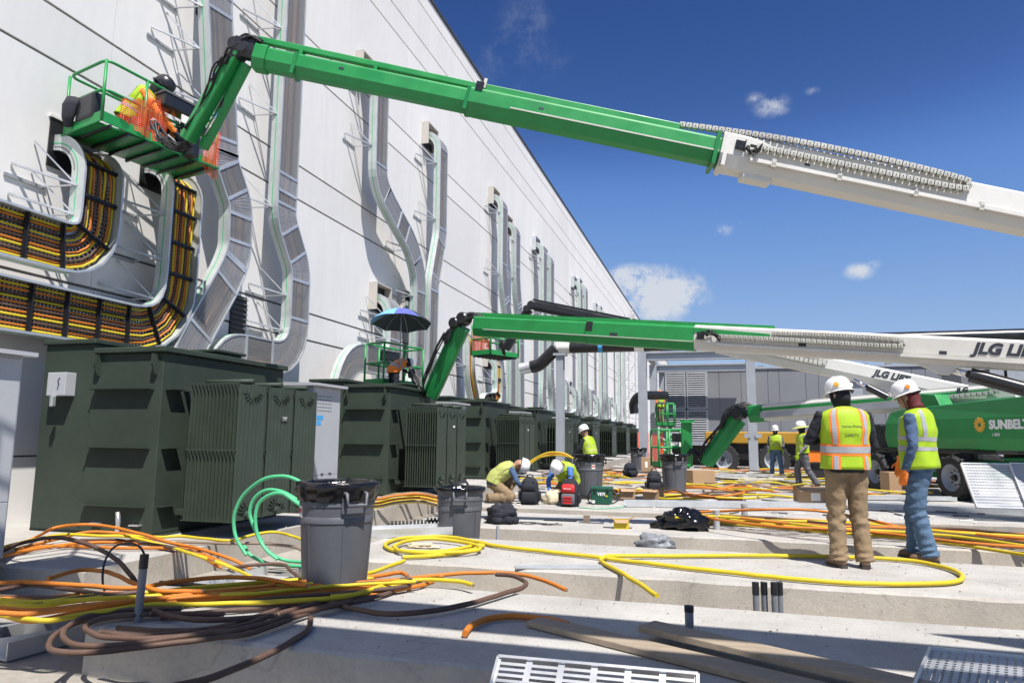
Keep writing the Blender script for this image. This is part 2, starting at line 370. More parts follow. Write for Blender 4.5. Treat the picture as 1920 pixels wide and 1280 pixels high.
# shallow form-board joints in the front faces of the pads
for x, y in ((.62, 6.70), (1.02, 6.70), (1.45, 9.60), (-1.0, 9.6)):
    pass

# ------------------------------------------------------------------ the long warehouse wall
WX = -9.6
bld = thing('warehouse', 'long pale grey concrete warehouse wall with horizontal grooves rising along the left', 'building', (WX, 60, GZ))
LEV = [GZ - .1, .9, 3.55, 4.22, 6.90, 7.74, 10.30, 11.15, 14.15, 15.0, 16.32, 16.95]
PW = 3.83; Y0 = 8.77 - 4 * PW; NCOL = 14
core = MB(); core.bx(WX - .6, WX - .035, Y0 - 2, Y0 + NCOL * PW, GZ - .1, 16.9); core.build('wall_core', 'joint', bld)
for r in range(len(LEV) - 1):
    gz = .024 if r else 0
    h = LEV[r + 1] - LEV[r] - gz * 2; me = None
    for c in range(NCOL):
        loc = (WX, Y0 + c * PW + PW / 2, (LEV[r] + LEV[r + 1]) / 2)
        if me is None:
            mb = MB(); mb.box((WX - .03, loc[1], loc[2]), (.06, PW - .010, h)); o = mb.build('wall_panel', 'panel', bld); me = o.data; first = loc
        else:
            twin(me, 'wall_panel', bld, ORG[bld.name] + V((0, c * PW, 0)))
YF = Y0 + NCOL * PW
far = MB(); far.bx(WX - .6, WX - .035, YF, 212, GZ - .1, 16.9)
far.build('far_wall_core', 'joint', bld)
fp = MB()
for r in range(len(LEV) - 1): fp.bx(WX - .0595, WX, YF + .005, 212, LEV[r] + .024, LEV[r + 1] - .024)
fp.build('far_wall', 'panel', bld)
cap = MB(); cap.bx(WX - .7, WX + .05, Y0 - 2, 212, 16.95, 17.06); cap.build('parapet_cap', 'trim', bld)
for i in range(26):
    b = MB(); y = 20 + i * 2.6; b.bx(WX - .25, WX - .05, y, y + .5, 17.06, 17.13); b.build('roof_clip', 'trim', bld)
# black louvre openings in the wall
for (px, py, w, h) in ((445, 592, .5, .85), (384, 4, .45, .8)):
    c = at_x(px, py, WX); l = MB(); l.bx(WX + .004, WX + .03, c.y - w / 2, c.y + w / 2, c.z - h / 2, c.z + h / 2); lo = l.build('louvre', 'blk', bld)
    for k in range(8):
        s = MB(); z = c.z - h / 2 + (k + .5) * h / 8; s.box((WX + .05, c.y, z), (.05, w, .012), Matrix.Rotation(.6, 3, 'Y')); s.build('louvre_blade', 'shade', lo)

# ------------------------------------------------------------------ cable trays on the wall
FX = -8.93; TD = .24                                   # tray face and depth
CABC = ['yel', 'org', 'brn', 'yel', 'org', 'brn', 'org', 'yel', 'brn', 'org', 'yel', 'org']
def round_path(pts, r, n=6):
    pts = [V(p) for p in pts]; out = [pts[0]]; bent = [False]       # bent[i]: the stretch after point i lies in a bend
    for i in range(1, len(pts) - 1):
        a, b, c = pts[i - 1:i + 2]; u = (a - b); w = (c - b); ri = r[i - 1] if isinstance(r, (list, tuple)) else r
        rr = min(ri, u.length * .49, w.length * .49); u.normalize(); w.normalize()
        p, q = b + u * rr, b + w * rr
        for k in range(n + 1): t = k / n; out.append(p.lerp(b, t).lerp(b.lerp(q, t), t)); bent.append(k < n)
    return out + [pts[-1]], bent + [False]
def tray(label, yz, width=.72, bend=.7, top_in=True, covered=True, ncab=10, cleat=0., brackets=(), near=1, hood=None, pitch=2.2, end_in=False, group='cable trays on the warehouse wall'):
    P, bent = round_path([(FX, y, z) for y, z in yz], bend)
    fr_ = []                                           # (centre on the face, normal)
    X = V((1, 0, 0))
    for p in P: fr_.append((p, X.copy()))
    ctr_t = V((0, 0, 1))
    if top_in:                                         # path starts at its top end; lead in from the wall
        t0 = (P[1] - P[0]).normalized(); up = -t0; R = .62; pre = []
        for k in range(7, 0, -1):
            th = (math.pi / 2) * k / 7
            pre.append((P[0] + up * R * math.sin(th) - X * R * (1 - math.cos(th)), (X * math.cos(th) + up * math.sin(th)).normalized()))
        pre.insert(0, (pre[0][0] - X * .2, up.copy())); fr_ = pre + fr_; bent = [True] * len(pre) + bent
    n = len(fr_); c = [f[0] for f in fr_]
    base = min(p.z for p in c); t = thing('cable_tray', label, 'cable tray', (FX, c[0].y, base), group=group)
    wv = []
    for i in range(n):
        tg = (c[min(i + 1, n - 1)] - c[max(i - 1, 0)]).normalized(); wv.append(tg.cross(fr_[i][1]).normalized())
    def strip(off0, off1, dep0, dep1):                 # swept quad profile
        m = MB(); pr = ((off0, dep0), (off1, dep0), (off1, dep1), (off0, dep1))
        for i in range(n):
            for o, d in pr: m.v.append(c[i] + wv[i] * o - fr_[i][1] * d)
        for i in range(n - 1):
            for k in range(4): k2 = (k + 1) % 4; m.f.append([i * 4 + k, i * 4 + k2, (i + 1) * 4 + k2, (i + 1) * 4 + k])
        m.f.append([3, 2, 1, 0]); m.f.append([(n - 1) * 4 + k for k in range(4)]); return m
    h = width / 2
    for s in (-1, 1):
        m = strip(s * h, s * (h - .02), 0, TD); ra = m.build('side_rail', 'galvside', t, fix=True)
        m = strip(s * (h + .001), s * (h - .034), -.008, .012); m.build('rail_flange', 'galv', ra, fix=True)
        m = strip(s * h + s * .003, s * h - s * .01, TD * .5, TD * .58); m.build('ground_wire', 'hose', ra, fix=True)
    L = [0.]
    for i in range(1, n): L.append(L[-1] + (c[i] - c[i - 1]).length)
    # back plate and covers are punched sheet, in lengths
    def sheet(name, mat, dep, i0, i1, inset=.02):
        m = MB()
        for i in range(i0, i1):
            a, b = i, i + 1
            m.quad(c[a] - wv[a] * (h - inset) - fr_[a][1] * dep, c[a] + wv[a] * (h - inset) - fr_[a][1] * dep, c[b] + wv[b] * (h - inset) - fr_[b][1] * dep, c[b] - wv[b] * (h - inset) - fr_[b][1] * dep,
                   uv=((L[a], 0), (L[a], width), (L[b], width), (L[b], 0)))
        return m.build(name, mat, t)
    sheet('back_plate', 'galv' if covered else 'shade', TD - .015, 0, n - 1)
    if covered:
        i0 = 0; last = 0.; kk = 0
        for i in range(1, n):
            if L[i] - last > pitch or i == n - 1 or bent[i] != bent[i - 1]:
                sheet('cover', 'covermat' if c[0].y > 25 else 'cover2' if bent[i - 1] else 'cover', .004, i0, i); 
                if i < n - 1:
                    s = MB(); s.bar(c[i] - wv[i] * h + fr_[i][1] * .004, c[i] + wv[i] * h + fr_[i][1] * .004, .012, .06, fr_[i][1].cross(wv[i])); s.build('splice_strap', 'galv', t)
                i0 = i; last = L[i]; kk += 1
    def along(d):
        for i in range(1, n):
            if L[i] >= d: 
                q = (d - L[i - 1]) / max(1e-6, L[i] - L[i - 1]); return c[i - 1].lerp(c[i], q), wv[i - 1].lerp(wv[i], q).normalized(), fr_[i - 1][1].lerp(fr_[i][1], q).normalized()
        return c[-1], wv[-1], fr_[-1][1]
    for k in range(ncab):                              # the cables in the tray, each one a part
        off = -h + .07 + (width - .14) * k / max(1, ncab - 1); m = MB(); ph = rnd.uniform(0, 6)
        pts = []
        for i in range(n): pts.append(c[i] + wv[i] * (off + .012 * math.sin(L[i] * 2.3 + ph)) - fr_[i][1] * (.13 + .012 * math.sin(L[i] * 3.1 + ph * 2)))
        m.tube(pts, .019 if not covered else .026, 6); m.build('cable', (CABC[k % 12] if not covered else ['tan', 'brn', 'tan', 'tanorg', 'tan', 'brn'][k % 6]), t, smooth=1)
    if cleat:
        d = .35
        while d < L[-1]:
            p, w, nn = along(d); m = MB(); nb = 2 * ncab
            tg = nn.cross(w)
            m.bar(p - w * (h - .03) - nn * .10, p + w * (h - .03) - nn * .10, .03, .07, tg)
            for q in range(nb): m.box(p + w * (-h + .05 + (width - .1) * q / (nb - 1)) - nn * .085, (.055, .024, .03) if abs(tg.z) < .5 else (.055, .03, .024))
            m.build('cable_cleat', 'blk', t); d += cleat
        d = .1                                         # rungs
        m = MB()
        while d < L[-1]:
            p, w, nn = along(d); m.bar(p - w * h - nn * .19, p + w * h - nn * .19, .02, .028, nn.cross(w)); d += .06
        m.build('rungs', 'galv', t); t.children[-1]['kind'] = 'stuff'
    for (z, sd) in brackets:                           # triangular strut brackets to the wall
        best = min(range(n), key=lambda i: abs(c[i].z - z) + (3 if abs(wv[i].z) > .6 else 0)); p = c[best]; y = p.y - h * sd; bk = MB()
        e = V((FX - .12, y, z)); w1 = V((WX + .02, y - .62 * sd, z + .16)); w2 = V((WX + .02, y - .30 * sd, z + .62)); w3 = V((WX + .02, y - .12 * sd, z - .02))
        bk.bar(w1, e, .032, .032); br = bk.build('bracket', 'galvbr', t)
        for q in (w2, w3):
            bk = MB(); bk.bar(q, e, .022, .022); bk.build('strut', 'galvbr', br)
        bk = MB(); bk.bx(WX + .003, WX + .03, y - .7 * sd, y - .05 * sd, z - .05, z + .0); bk.build('wall_strut', 'galvbr', br)
    if top_in and hood is not False:                   # sheet-metal sleeve where the tray goes through the wall
        y = c[0].y; z = c[0].z; w2 = width / 2 + .08; hd = MB()
        hd.bx(WX + .003, WX + .26, y - w2 - .04, y - w2, z - .5, z + .3); hd.bx(WX + .003, WX + .26, y + w2, y + w2 + .04, z - .5, z + .3); hd.bx(WX + .003, WX + .26, y - w2, y + w2, z + .26, z + .3)
        if hood == 'none': hd = MB(); hd.bx(WX + .003, WX + .05, y - w2 - .03, y + w2 + .03, z + .26, z + .30)
        hh = hd.build('wall_sleeve', {1: 'cream', 0: 'panel'}.get(near, 'galv'), t)
        d = MB(); d.bx(WX + .004, WX + .03, y - w2, y + w2, z - .5, z + .26); d.build('opening', 'blk', hh)
    return t
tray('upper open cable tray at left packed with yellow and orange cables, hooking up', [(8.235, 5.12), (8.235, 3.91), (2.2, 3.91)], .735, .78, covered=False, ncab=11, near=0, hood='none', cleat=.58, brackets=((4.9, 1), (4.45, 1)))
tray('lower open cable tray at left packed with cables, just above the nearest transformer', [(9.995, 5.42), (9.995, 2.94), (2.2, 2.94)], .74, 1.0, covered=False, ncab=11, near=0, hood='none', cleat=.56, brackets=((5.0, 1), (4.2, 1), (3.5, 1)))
tray('tall covered cable tray behind the folded jib of the top boom, kinking twice', [(10.3, 12.4), (10.46, 9.48), (10.89, 6.75), (10.92, 6.5), (11.44, 5.75), (11.48, 4.8), (11.3, 4.33), (10.4, 2.85), (9.95, 1.9)], .70, [.2, .2, .2, .22, .2, .35, .3], covered=True, ncab=11, brackets=((9.2, 1), (8.35, 1), (7.4, 1), (6.55, -1), (5.75, -1), (5.0, -1), (4.3, -1)), pitch=1.25)
tray('tall covered cable tray ending in a big curl over the nearest transformer', [(12.9, 12.6), (12.95, 6.7), (12.95, 5.95), (13.63, 4.96), (13.67, 2.86), (11.3, 2.86), (10.9, 1.8)], .72, [.2, .28, .28, .95, .6], covered=True, ncab=11, brackets=((10.2, 1), (8.2, 1), (6.1, 1), (4.3, 1), (3.5, 1)), pitch=1.25)
tray('covered cable tray with a wide S-bend left of the two-tray pair behind the umbrella', [(17.27, 11.2), (17.34, 8.35), (18.2, 7.85), (19.7, 7.15), (20.35, 6.3), (20.4, 2.0)], .70, .9, covered=True, ncab=11, brackets=((10.9, 1), (9.3, 1), (7.0, 1), (5.6, 1)), pitch=1.9)
tray('covered cable tray with a slight dog-leg, right of the S-bend tray', [(22.0, 11.2), (22.05, 8.1), (21.45, 6.3), (21.4, 1.9)], .68, [.25, .25], covered=True, ncab=11, brackets=((10.6, 1), (8.6, 1)), pitch=2.2)
tray('left tray of the third tall pair, sweeping right near its foot', [(29.5, 11.5), (29.5, 8.1), (30.3, 6.7), (31.0, 5.6), (31.1, 1.9)], .75, .9, near=1, ncab=6, brackets=((11.2, 1), (8.4, 1)), pitch=3)
tray('right tray of the third tall pair, standing beside the swept one', [(31.7, 10.9), (31.7, 8.4), (32.5, 6.6), (32.7, 1.9)], .72, .9, ncab=6, brackets=((10.5, 1), (8.7, 1)), pitch=3)
for k, (y, z, lab) in enumerate(((37.3, 11.4, 'left tray of the fourth tall pair, above the black boom'), (39.1, 11.3, 'right tray of the fourth tall pair, above the black boom'), (48.3, 11.6, 'left tray of the fifth tall pair along the warehouse wall'), (50.4, 11.9, 'right tray of the fifth tall pair along the warehouse wall'),
                                 (57.5, 11.4, 'first of the four farthest tall trays, behind the black pipe'), (60.0, 11.6, 'second of the four farthest tall trays, behind the black pipe'), (69., 11.5, 'third of the four farthest tall trays, near the grey steel column'), (72.5, 11.6, 'last tall cable tray, just left of the grey steel column'))):
    tray(lab, [(y, z), (y, 4.5), (y + (.5 if k % 2 else -.2), 3.4), (y + .5, 1.9)], .8, .6, ncab=4, brackets=((z - .4, 1), (8.0, 1)) if k < 4 else (), near=2, pitch=4)
# low loops at each transformer
tray('short covered tray arching left of the umbrella, down behind the second transformer', [(18.6, 4.75), (18.6, 3.3), (16.1, 3.3), (15.5, 1.8)], .75, .9, ncab=8, brackets=((4.6, 1), (4.0, 1)), pitch=1.2)
tray('short tray with trailing yellow and orange cables right of the umbrella', [(20.5, 4.9), (20.5, 3.2), (19.6, 2.2)], .75, .7, covered=False, ncab=10, cleat=.8, brackets=((4.6, 1),))
tray('curved open tray of brown cables under the basket with orange netting', [(25.3, 4.7), (25.3, 3.6), (26.2, 2.2), (26.6, 1.6)], .7, .8, covered=False, ncab=8, brackets=((3.9, 1),))
tray('short open tray of orange cables hooking left above the third transformer', [(29.0, 4.1), (29.0, 2.75), (27.1, 2.6), (26.9, 2.)], .8, .7, covered=False, ncab=10, cleat=.6, brackets=((3.6, 1),))
for k, y in enumerate((43.5, 46.5, 52.5, 55.5, 62, 66)):
    tray(('first', 'second', 'third', 'fourth', 'fifth', 'sixth')[k] + ' of the bright looped trays over the farther transformers, from the left', [(y, 4.4 - .35 * (k % 2)), (y, 2.7), (y - 1.6, 2.5), (y - 1.7, 1.8)], .7, .5, ncab=4, brackets=((4.0, 1),), near=2, pitch=3)
# thin white cables strung along the wall
# ------------------------------------------------------------------ transformers
def transformer(y0, label, fine=True):
    x0, x1, y1 = -8.55, -6.62, y0 + 2.55
    t = thing('transformer', label, 'transformer', (-7.4, y0 + 1.2, 0), group='pad-mounted transformers along the wall')
    T = lambda: MB()
    tk = T().bx(-7.72, x1, y0 + .001, y1, .03, 2.26).build('tank', 'tgreen', t, bevel=.012)
    cp = T().bx(x0, -7.724, y0 + .02, y1, .03, 2.40).build('cable_compartment', 'tgreen', t, bevel=.012)
    T().bx(x0 - .03, -7.70, y0 - .02, y1 + .03, 2.40, 2.465).build('compartment_lid', 'tgreen', t, bevel=.012)
    T().bx(-7.69, x1 + .05, y0 - .05, y1 + .05, 2.262, 2.335).build('tank_lid', 'tgreen', t, bevel=.012)
    h = T().bx(-7.3, -6.78, y0 + 1.15, y0 + 1.7, 2.335, 2.40).build('hatch', 'tgreen', t, bevel=.01)
    T().bx(-7.35, -6.73, y0 + 1.1, y0 + 1.75, 2.40, 2.44).build('hatch_lid', 'tgreen', h, bevel=.01)
    T().bx(x0 - .02, x1 + .02, y0 + .04, y1 - .03, 0, .03).build('base', 'tgreen', t)
    for z in (1.80, 1.07, .36):                        # angle stiffeners
        m = T(); m.poly([(-7.66, y0, z), (-7.66, y0 - .105, z + .012), (-7.66, y0 - .105, z + .002), (-7.66, y0, z - .01)], (.93, 0, 0)); m.build('stiffener', 'tgreen', t, fix=True)
        m = T(); m.poly([(x1, y0 + .06, z), (x1 + .105, y0 + .06, z + .012), (x1 + .105, y0 + .06, z + .002), (x1, y0 + .06, z - .01)], (0, .26, 0)); m.build('stiffener', 'tgreen', t, fix=True)
    for x in (-7.62, -6.72):                           # lifting lugs
        m = T(); m.poly([(x, y0, 2.24), (x, y0 - .10, 2.24), (x, y0 - .10, 2.12), (x, y0 - .05, 1.99), (x, y0, 1.97)], (.022, 0, 0)); m.build('lifting_lug', 'tgreen', t, fix=True)
    # radiators: plates parallel to the wall, three banks
    NP = 14; z0, z1 = .18, 1.90; d = None
    for b in range(3):
        yb = y0 + .14 + b * .605; w = .55; ys = [-w / 2 + w * i / 10 for i in range(11)]
        rd = T(); rd.bar((x1, yb + w / 2, z1 - .07), (-5.62, yb + w / 2, z1 - .07), .07, .07)
        R = rd.build('radiator', 'tgreen', t); rd = MB(); rd.bar((x1, yb + w / 2, z0 + .09), (-5.62, yb + w / 2, z0 + .09), .07, .07); rd.build('lower_header', 'tgreen', R)
        def plate(x, mb):
            pr = []                                    # corrugated sheet, a little thick
            n = 14
            for i in range(n + 1): pr.append((x + .002 * (1 if i % 2 else -1), yb + w * i / n))
            th = .006; pts = [V((p[0], p[1], z0 + .035)) for p in pr] + [V((p[0] + th, p[1], z0 + .035)) for p in reversed(pr)]
            return mb.poly(pts, (0, 0, z1 - z0 - .07))
        xs = [-6.29 + (.69) * i / (NP - 1) for i in range(NP)]
        if fine:
            me = None
            for i, x in enumerate(xs):
                if me is None: o = plate(x, T()).build('fin', 'tgreen2', R, fix=True); me = o.data
                else: twin(me, 'fin', R, ORG[R.name] + V((x - xs[0], 0, 0)))
        else:
            m = T()
            for x in xs[::2] + [xs[-1]]: plate(x, m)
            m.build('fins', 'tgreen2', R, fix=True, kind='stuff')
        for z in ((z0 + .03, 1.06, z1 - .03) if fine else (1.06, z1 - .03)):       # spacer rods
            m = T(); m.bar((-6.32, yb - .012, z), (-5.585, yb - .012, z), .012, .014); m.build('spacer_rod', 'tgreen', R)
        m = T()                                        # pressed star ribs on the outermost plate
        for zc, sg in ((z1 - .12, 1), (z0 + .12, -1)):
            for a in range(9):
                th = math.pi * (a / 8) * .9 + .16; dy, dz = math.cos(th) * .19, -sg * math.sin(th) * .14
                m.bar((-5.58, yb + w / 2 + dy * .45, zc + dz * .45), (-5.587, yb + w / 2 + dy, zc + dz), .012, .012, (1, 0, 0))
        m.lathe((-5.59, yb + w / 2, z0 + .09), [(0, .05), (.05, .045), (.05, 0)], 12, axis=(1, 0, 0)); m.build('pressed_ribs', 'tgreen2', R, kind='stuff')
        m = T(); m.tube([(-6.3, yb + w / 2, z1 + .01), (-5.6, yb + w / 2, z1 + .01)], .035, 8); m.build('header_pipe', 'tgreen', R, smooth=1)
    m = T(); m.box((-5.583, y0 + .14 + .605 + .36, 1.46), (.006, .1, .045)); n = m.build('nameplate', 'paper', t)
    return t
ordn = ('nearest', 'second', 'third', 'fourth', 'fifth', 'sixth', 'seventh', 'eighth', 'ninth')
TS = []
for k in range(9):
    lab = ('largest dark green transformer in the left foreground, with a taped white box on its front' if k == 0 else
           'dark green transformer directly behind the two nearer bins, second from the camera' if k == 1 else
           'dark green transformer behind the crouching worker, third from the camera' if k == 2 else
           'dark green transformer %s in the row from the camera' % ordn[k])
    TS.append(transformer(7.2 + 6.4 * k, lab, k < 3))
t = TS[0]
m = MB(); m.bx(-8.3, -8.0, 7.06, 7.22, 1.72, 2.02); bxo = m.build('control_box', 'cabgrey', t, bevel=.008); bxo['label'] = 'small pale box taped to the front of the transformer'
m = MB(); m.bx(-8.17, -8.12, 7.0, 7.06, 1.58, 1.72); m.build('conduit_elbow', 'alu', bxo, bevel=.01)
m = MB(); m.tube([(-8.12, 7.058, 1.8), (-8.10, 7.056, 1.86), (-8.12, 7.056, 1.91), (-8.09, 7.056, 1.95)], .006, 5); m.build('scribble', 'blk', bxo)
m = MB(); m.tube([(-7.05, 7.12, .0), (-7.04, 7.12, .16), (-7.06, 7.12, .30)], .028, 8); m.build('drain_valve', 'alu', t, smooth=1)
for x in (-7.5, -6.9):
    m = MB(); m.bx(x, x + .14, 7.13, 7.21, .135, .15); m.build('ground_pad', 'alu', t)
text('G7X2.2B', TS[0], (-5.578, 8.205, 1.445), (0, 1, 0), (0, 0, 1), .042, 'lett')
# ------------------------------------------------------------------ grey cabinets between the transformers
def cabinet(y0, y1, label, x1=-6.28, top=2.12, x0=-8.0, taped=False):
    t = thing('switch_cabinet', label, 'cabinet', ((x0 + x1) / 2, (y0 + y1) / 2, 0), group='grey cabinets between the transformers')
    MB().bx(x0, x1 - .012, y0, y1, .08, top - .07).build('body', 'cabgrey', t, bevel=.006)
    MB().bx(x0 + .03, x1 - .05, y0 + .03, y1 - .03, 0, .08).build('plinth', 'shade', t)
    m = MB(); m.poly([(x0 - .06, y0 - .07, top - .07), (x1 + .09, y0 - .07, top - .07), (x1 + .09, y0 - .07, top - .03), (x0 - .06, y0 - .07, top + .03)], (0, y1 - y0 + .14, 0)); m.build('lid', 'cabgrey', t, fix=True)
    MB().bx(x1 - .012, x1, y0 + .02, y1 - .02, .60, top - .1).build('door', 'cabgrey', t, bevel=.004)
    MB().bx(x1 - .012, x1, y0 + .02, y1 - .02, .10, .594).build('lower_panel', 'cabgrey', t, bevel=.004)
    d = [c for c in t.children if c.name.startswith('door')][0]
    m = MB()
    for i in range(7):
        for j in range(5): m.bx(x1, x1 + .002, y0 + .12 + i * .065, y0 + .15 + i * .065, top - .24 - j * .06, top - .225 - j * .06)
    m.build('vent_slots', 'blk', d, kind='stuff')
    for q in (.3, .55):
        m = MB(); m.bx(x1, x1 + .012, y0 + q, y0 + q + .07, .61, .625); m.build('latch', 'blk', d)
    if taped:
        for k, w in enumerate((.2, .14)):
            m = MB(); m.bx(x1 + .001, x1 + .003, y0 + .1, y0 + .1 + w, 1.5 - k * .09, 1.57 - k * .09); m.build('tape', 'tapeblue', d)
    return t
cabinet(10.12, 10.98, 'light grey cabinet with blue tape just behind the nearest transformer', taped=True)
cabinet(3.4, 5.22, 'light grey cabinet cut off by the left edge of the photograph', x1=-6.45, top=2.05)
cabinet(16.5, 17.4, 'light grey cabinet between the second and third transformers'); cabinet(22.9, 23.8, 'light grey cabinet between the third and fourth transformers')
cabinet(29.3, 30.2, 'light grey cabinet between the fourth and fifth transformers')
# ------------------------------------------------------------------ boom lifts
def line_t(px, a, b):                                  # where along the line a-b (pixel x, depth) a pixel column is met
    (x0, d0), (x1, d1) = a, b
    u0, u1 = (x0 - 960) * d0, (x1 - 960) * d1; q = px - 960
    return (q * d0 - u0) / ((u1 - u0) - q * (d1 - d0))
def bprof(w, h): return [(-w * .30, -h / 2), (w * .30, -h / 2), (w / 2, -h * .14), (w / 2, h * .42), (w * .43, h / 2), (-w * .43, h / 2), (-w / 2, h * .42), (-w / 2, -h * .14)]
class Boom:
    def __init__(s, t, a, b):
        s.t = t; s.ka, s.kb = (a[0], a[2]), (b[0], b[2]); s.A = at_d(*a); s.B = at_d(*b); s.d = s.B - s.A
        s.tg, s.s, s.u = fr(s.d)
        if s.s.dot(s.A - CAM) > 0: s.n = -s.s
        else: s.n = s.s
    def at(s, t, n=0., u=0.): return s.A + s.d * t + s.n * n + s.u * u
    def T(s, px): return line_t(px, s.ka, s.kb)
    def sec(s, name, mat, t0, t1, w, h, u=0.): return MB().ext(bprof(w, h), s.at(t0, 0, u), s.at(t1, 0, u)).build(name, mat, s.t, bevel=.012)
    def bar(s, name, mat, t0, t1, n, u0, u1, w, h, par=None): return MB().bar(s.at(t0, n, u0), s.at(t1, n, u1), w, h).build(name, mat, par or s.t)
def links(t, pts, step, size, mat='chain', individually=True, par=None):
    """a drag chain of open links laid along a path"""
    P = crom(pts, 14); D = [0.]
    for i in range(1, len(P)): D.append(D[-1] + (P[i] - P[i - 1]).length)
    ch = MB(); lk = None; n = int(D[-1] / step); w = size[1]; allm = MB()
    base = par or t; grp = None
    for k in range(n):
        d = (k + .5) * step; i = next(i for i in range(1, len(D)) if D[i] >= d); q = (d - D[i - 1]) / (D[i] - D[i - 1]); p = P[i - 1].lerp(P[i], q); tg, a, u = fr(P[i] - P[i - 1])
        R = Matrix((tg, a, u)).transposed()
        def shape(m, RR, pp):
            for sg in (-1, 1):
                m.box(pp + RR @ V((0, sg * w / 2, 0)), (step * .84, .014, size[2]), RR); m.box(pp + RR @ V((0, sg * (w / 2 + .008), 0)), (step * .55, .006, size[2] * .55), RR)
                m.box(pp + RR @ V((0, 0, sg * size[2] * .42)), (step * .4, w, .012), RR)
            return m
        if individually:
            if lk is None:
                m = shape(MB(), Matrix.Identity(3), V((0, 0, 0)))
                me = m.mesh('chain_link', V((0, 0, 0)), 0); me.materials.append(MATS[mat]); lk = me
                me.materials.append(MATS['blk']); k0 = len(me.polygons); bm = bmesh.new(); bm.from_mesh(me)
                for sg in (-1, 1):
                    r_ = bmesh.ops.create_circle(bm, cap_ends=True, radius=size[2] * .14, segments=10, matrix=Matrix.Translation((0, sg * (w / 2 + .0125), 0)) @ Matrix.Rotation(math.pi / 2, 4, 'X'))
                    for f_ in bm.faces:
                        if all(v_ in r_['verts'] for v_ in f_.verts): f_.material_index = 1
                bm.to_mesh(me); bm.free()
            o = twin(lk, 'chain_link', base, p, R)
        else: shape(allm, R, p)
    if not individually: o = allm.build('drag_chain', mat, base); o['kind'] = 'stuff'
    # the hoses inside
    m = MB(); m.tube(P, w * .32, 6); m.build('chain_hoses', 'blk', base)
def hoses(t, a, b, n, sag, seed, r=.014, mat='blk'):
    rr = random.Random(seed); a, b = V(a), V(b)
    for k in range(n):
        j = lambda q: V((rr.uniform(-q, q), rr.uniform(-q, q), rr.uniform(-q, q)))
        mid = (a + b) / 2 + V(sag) * rr.uniform(.5, 1.2) + j(.06)
        m = MB(); m.tube(crom([a + j(.06), a.lerp(mid, .5) + V(sag) * .4 + j(.04), mid, b.lerp(mid, .5) + V(sag) * .4 + j(.04), b + j(.06)], 5), r, 6); m.build('hose', mat, t, smooth=1)
def basket(t, N, a, b, h, mat='grn', net=False, box=True, r=.022, floor=True):
    """work platform: N a bottom corner, a the long side, b the short side"""
    N, a, b = V(N), V(a), V(b); Z = V((0, 0, 1)); c4 = [N, N + a, N + a + b, N + b]
    fl = MB(); fl.bar(N + a * .5 - b * 0, N + a * .5 + b, a.length, .025, Z); f = fl.build('platform_floor', 'grn2', t)
    for q in range(7):
        m = MB(); p = N + a * (q + .5) / 7; m.bar(p - Z * .035, p + b - Z * .035, .035, .045); m.build('floor_joist', 'bb', f)
    for i in range(4):
        p, q = c4[i], c4[(i + 1) % 4]; m = MB(); m.bar(p + Z * .07, q + Z * .07, .02, .15); m.build('toe_board', mat, t)
    for nm, z in (('top_rail', h), ('mid_rail', h * .52)):
        ce = (N + a / 2 + b / 2) + Z * z; pts = []
        for i in range(4):
            p = c4[i] + Z * z; q0 = c4[i - 1] + Z * z; q1 = c4[(i + 1) % 4] + Z * z
            e = .14; u, w = (q0 - p).normalized() * e, (q1 - p).normalized() * e
            for k in range(5): tt = k / 4; pts.append((p + u).lerp(p, tt).lerp(p.lerp(p + w, tt), tt))
        m = MB(); m.tube(pts, r, 8, closed=True); m.build(nm, mat, t, smooth=1)
    for p in [N, N + a * .33, N + a * .67, N + a, N + a + b, N + b, N + b + a * .5]:
        m = MB(); m.tube([p, p + Z * h], r, 8); m.build('post', mat, t, smooth=1)
    if box:
        k = N + a * .62 + Z * (h * .78) - b.normalized() * .02; R = Matrix((a.normalized(), b.normalized(), Z)).transposed()
        m = MB(); m.box(k, (a.length * .36, .26, h * .22), R); cb = m.build('control_box', 'bb', t, bevel=.02)
        m = MB(); m.box(k + Z * h * .13, (a.length * .38, .28, .03), R); m.build('box_lid', 'shade', cb)
        for j, (o, sz) in enumerate((((.02, -.14, -.2), (.15, .02, .13)), ((.12, -.12, -.36), (.13, .08, .09)))):
            m = MB(); m.box(k + R @ V(o), sz, R); m.build('data_plate', 'paper', cb)
        hoses(t, k - Z * .2, N + a * .8, 7, (0, 0, -.12), int(a.length * 100), .010)
    if net:
        m = MB(); n = 14
        for i in range(n):
            for s0, s1 in ((c4[3], c4[0]), (c4[0], c4[0] + a * .45)):
                p = s0.lerp(s1, i / n); q = s0.lerp(s1, (i + 1) / n); wv = .05 * math.sin(i * 1.7); wq = .05 * math.sin((i + 1) * 1.7); dn = V((.3, -.3, 0))
                m.quad(p + dn * wv + Z * .02, q + dn * wq + Z * .02, q + dn * (wq + .1) + Z * h * .98, p + dn * (wv + .1) + Z * h * .98, uv=((i * .1, 0), (i * .1 + .1, 0), (i * .1 + .1, h), (i * .1, h)))
        m.build('safety_netting', 'netting', t)
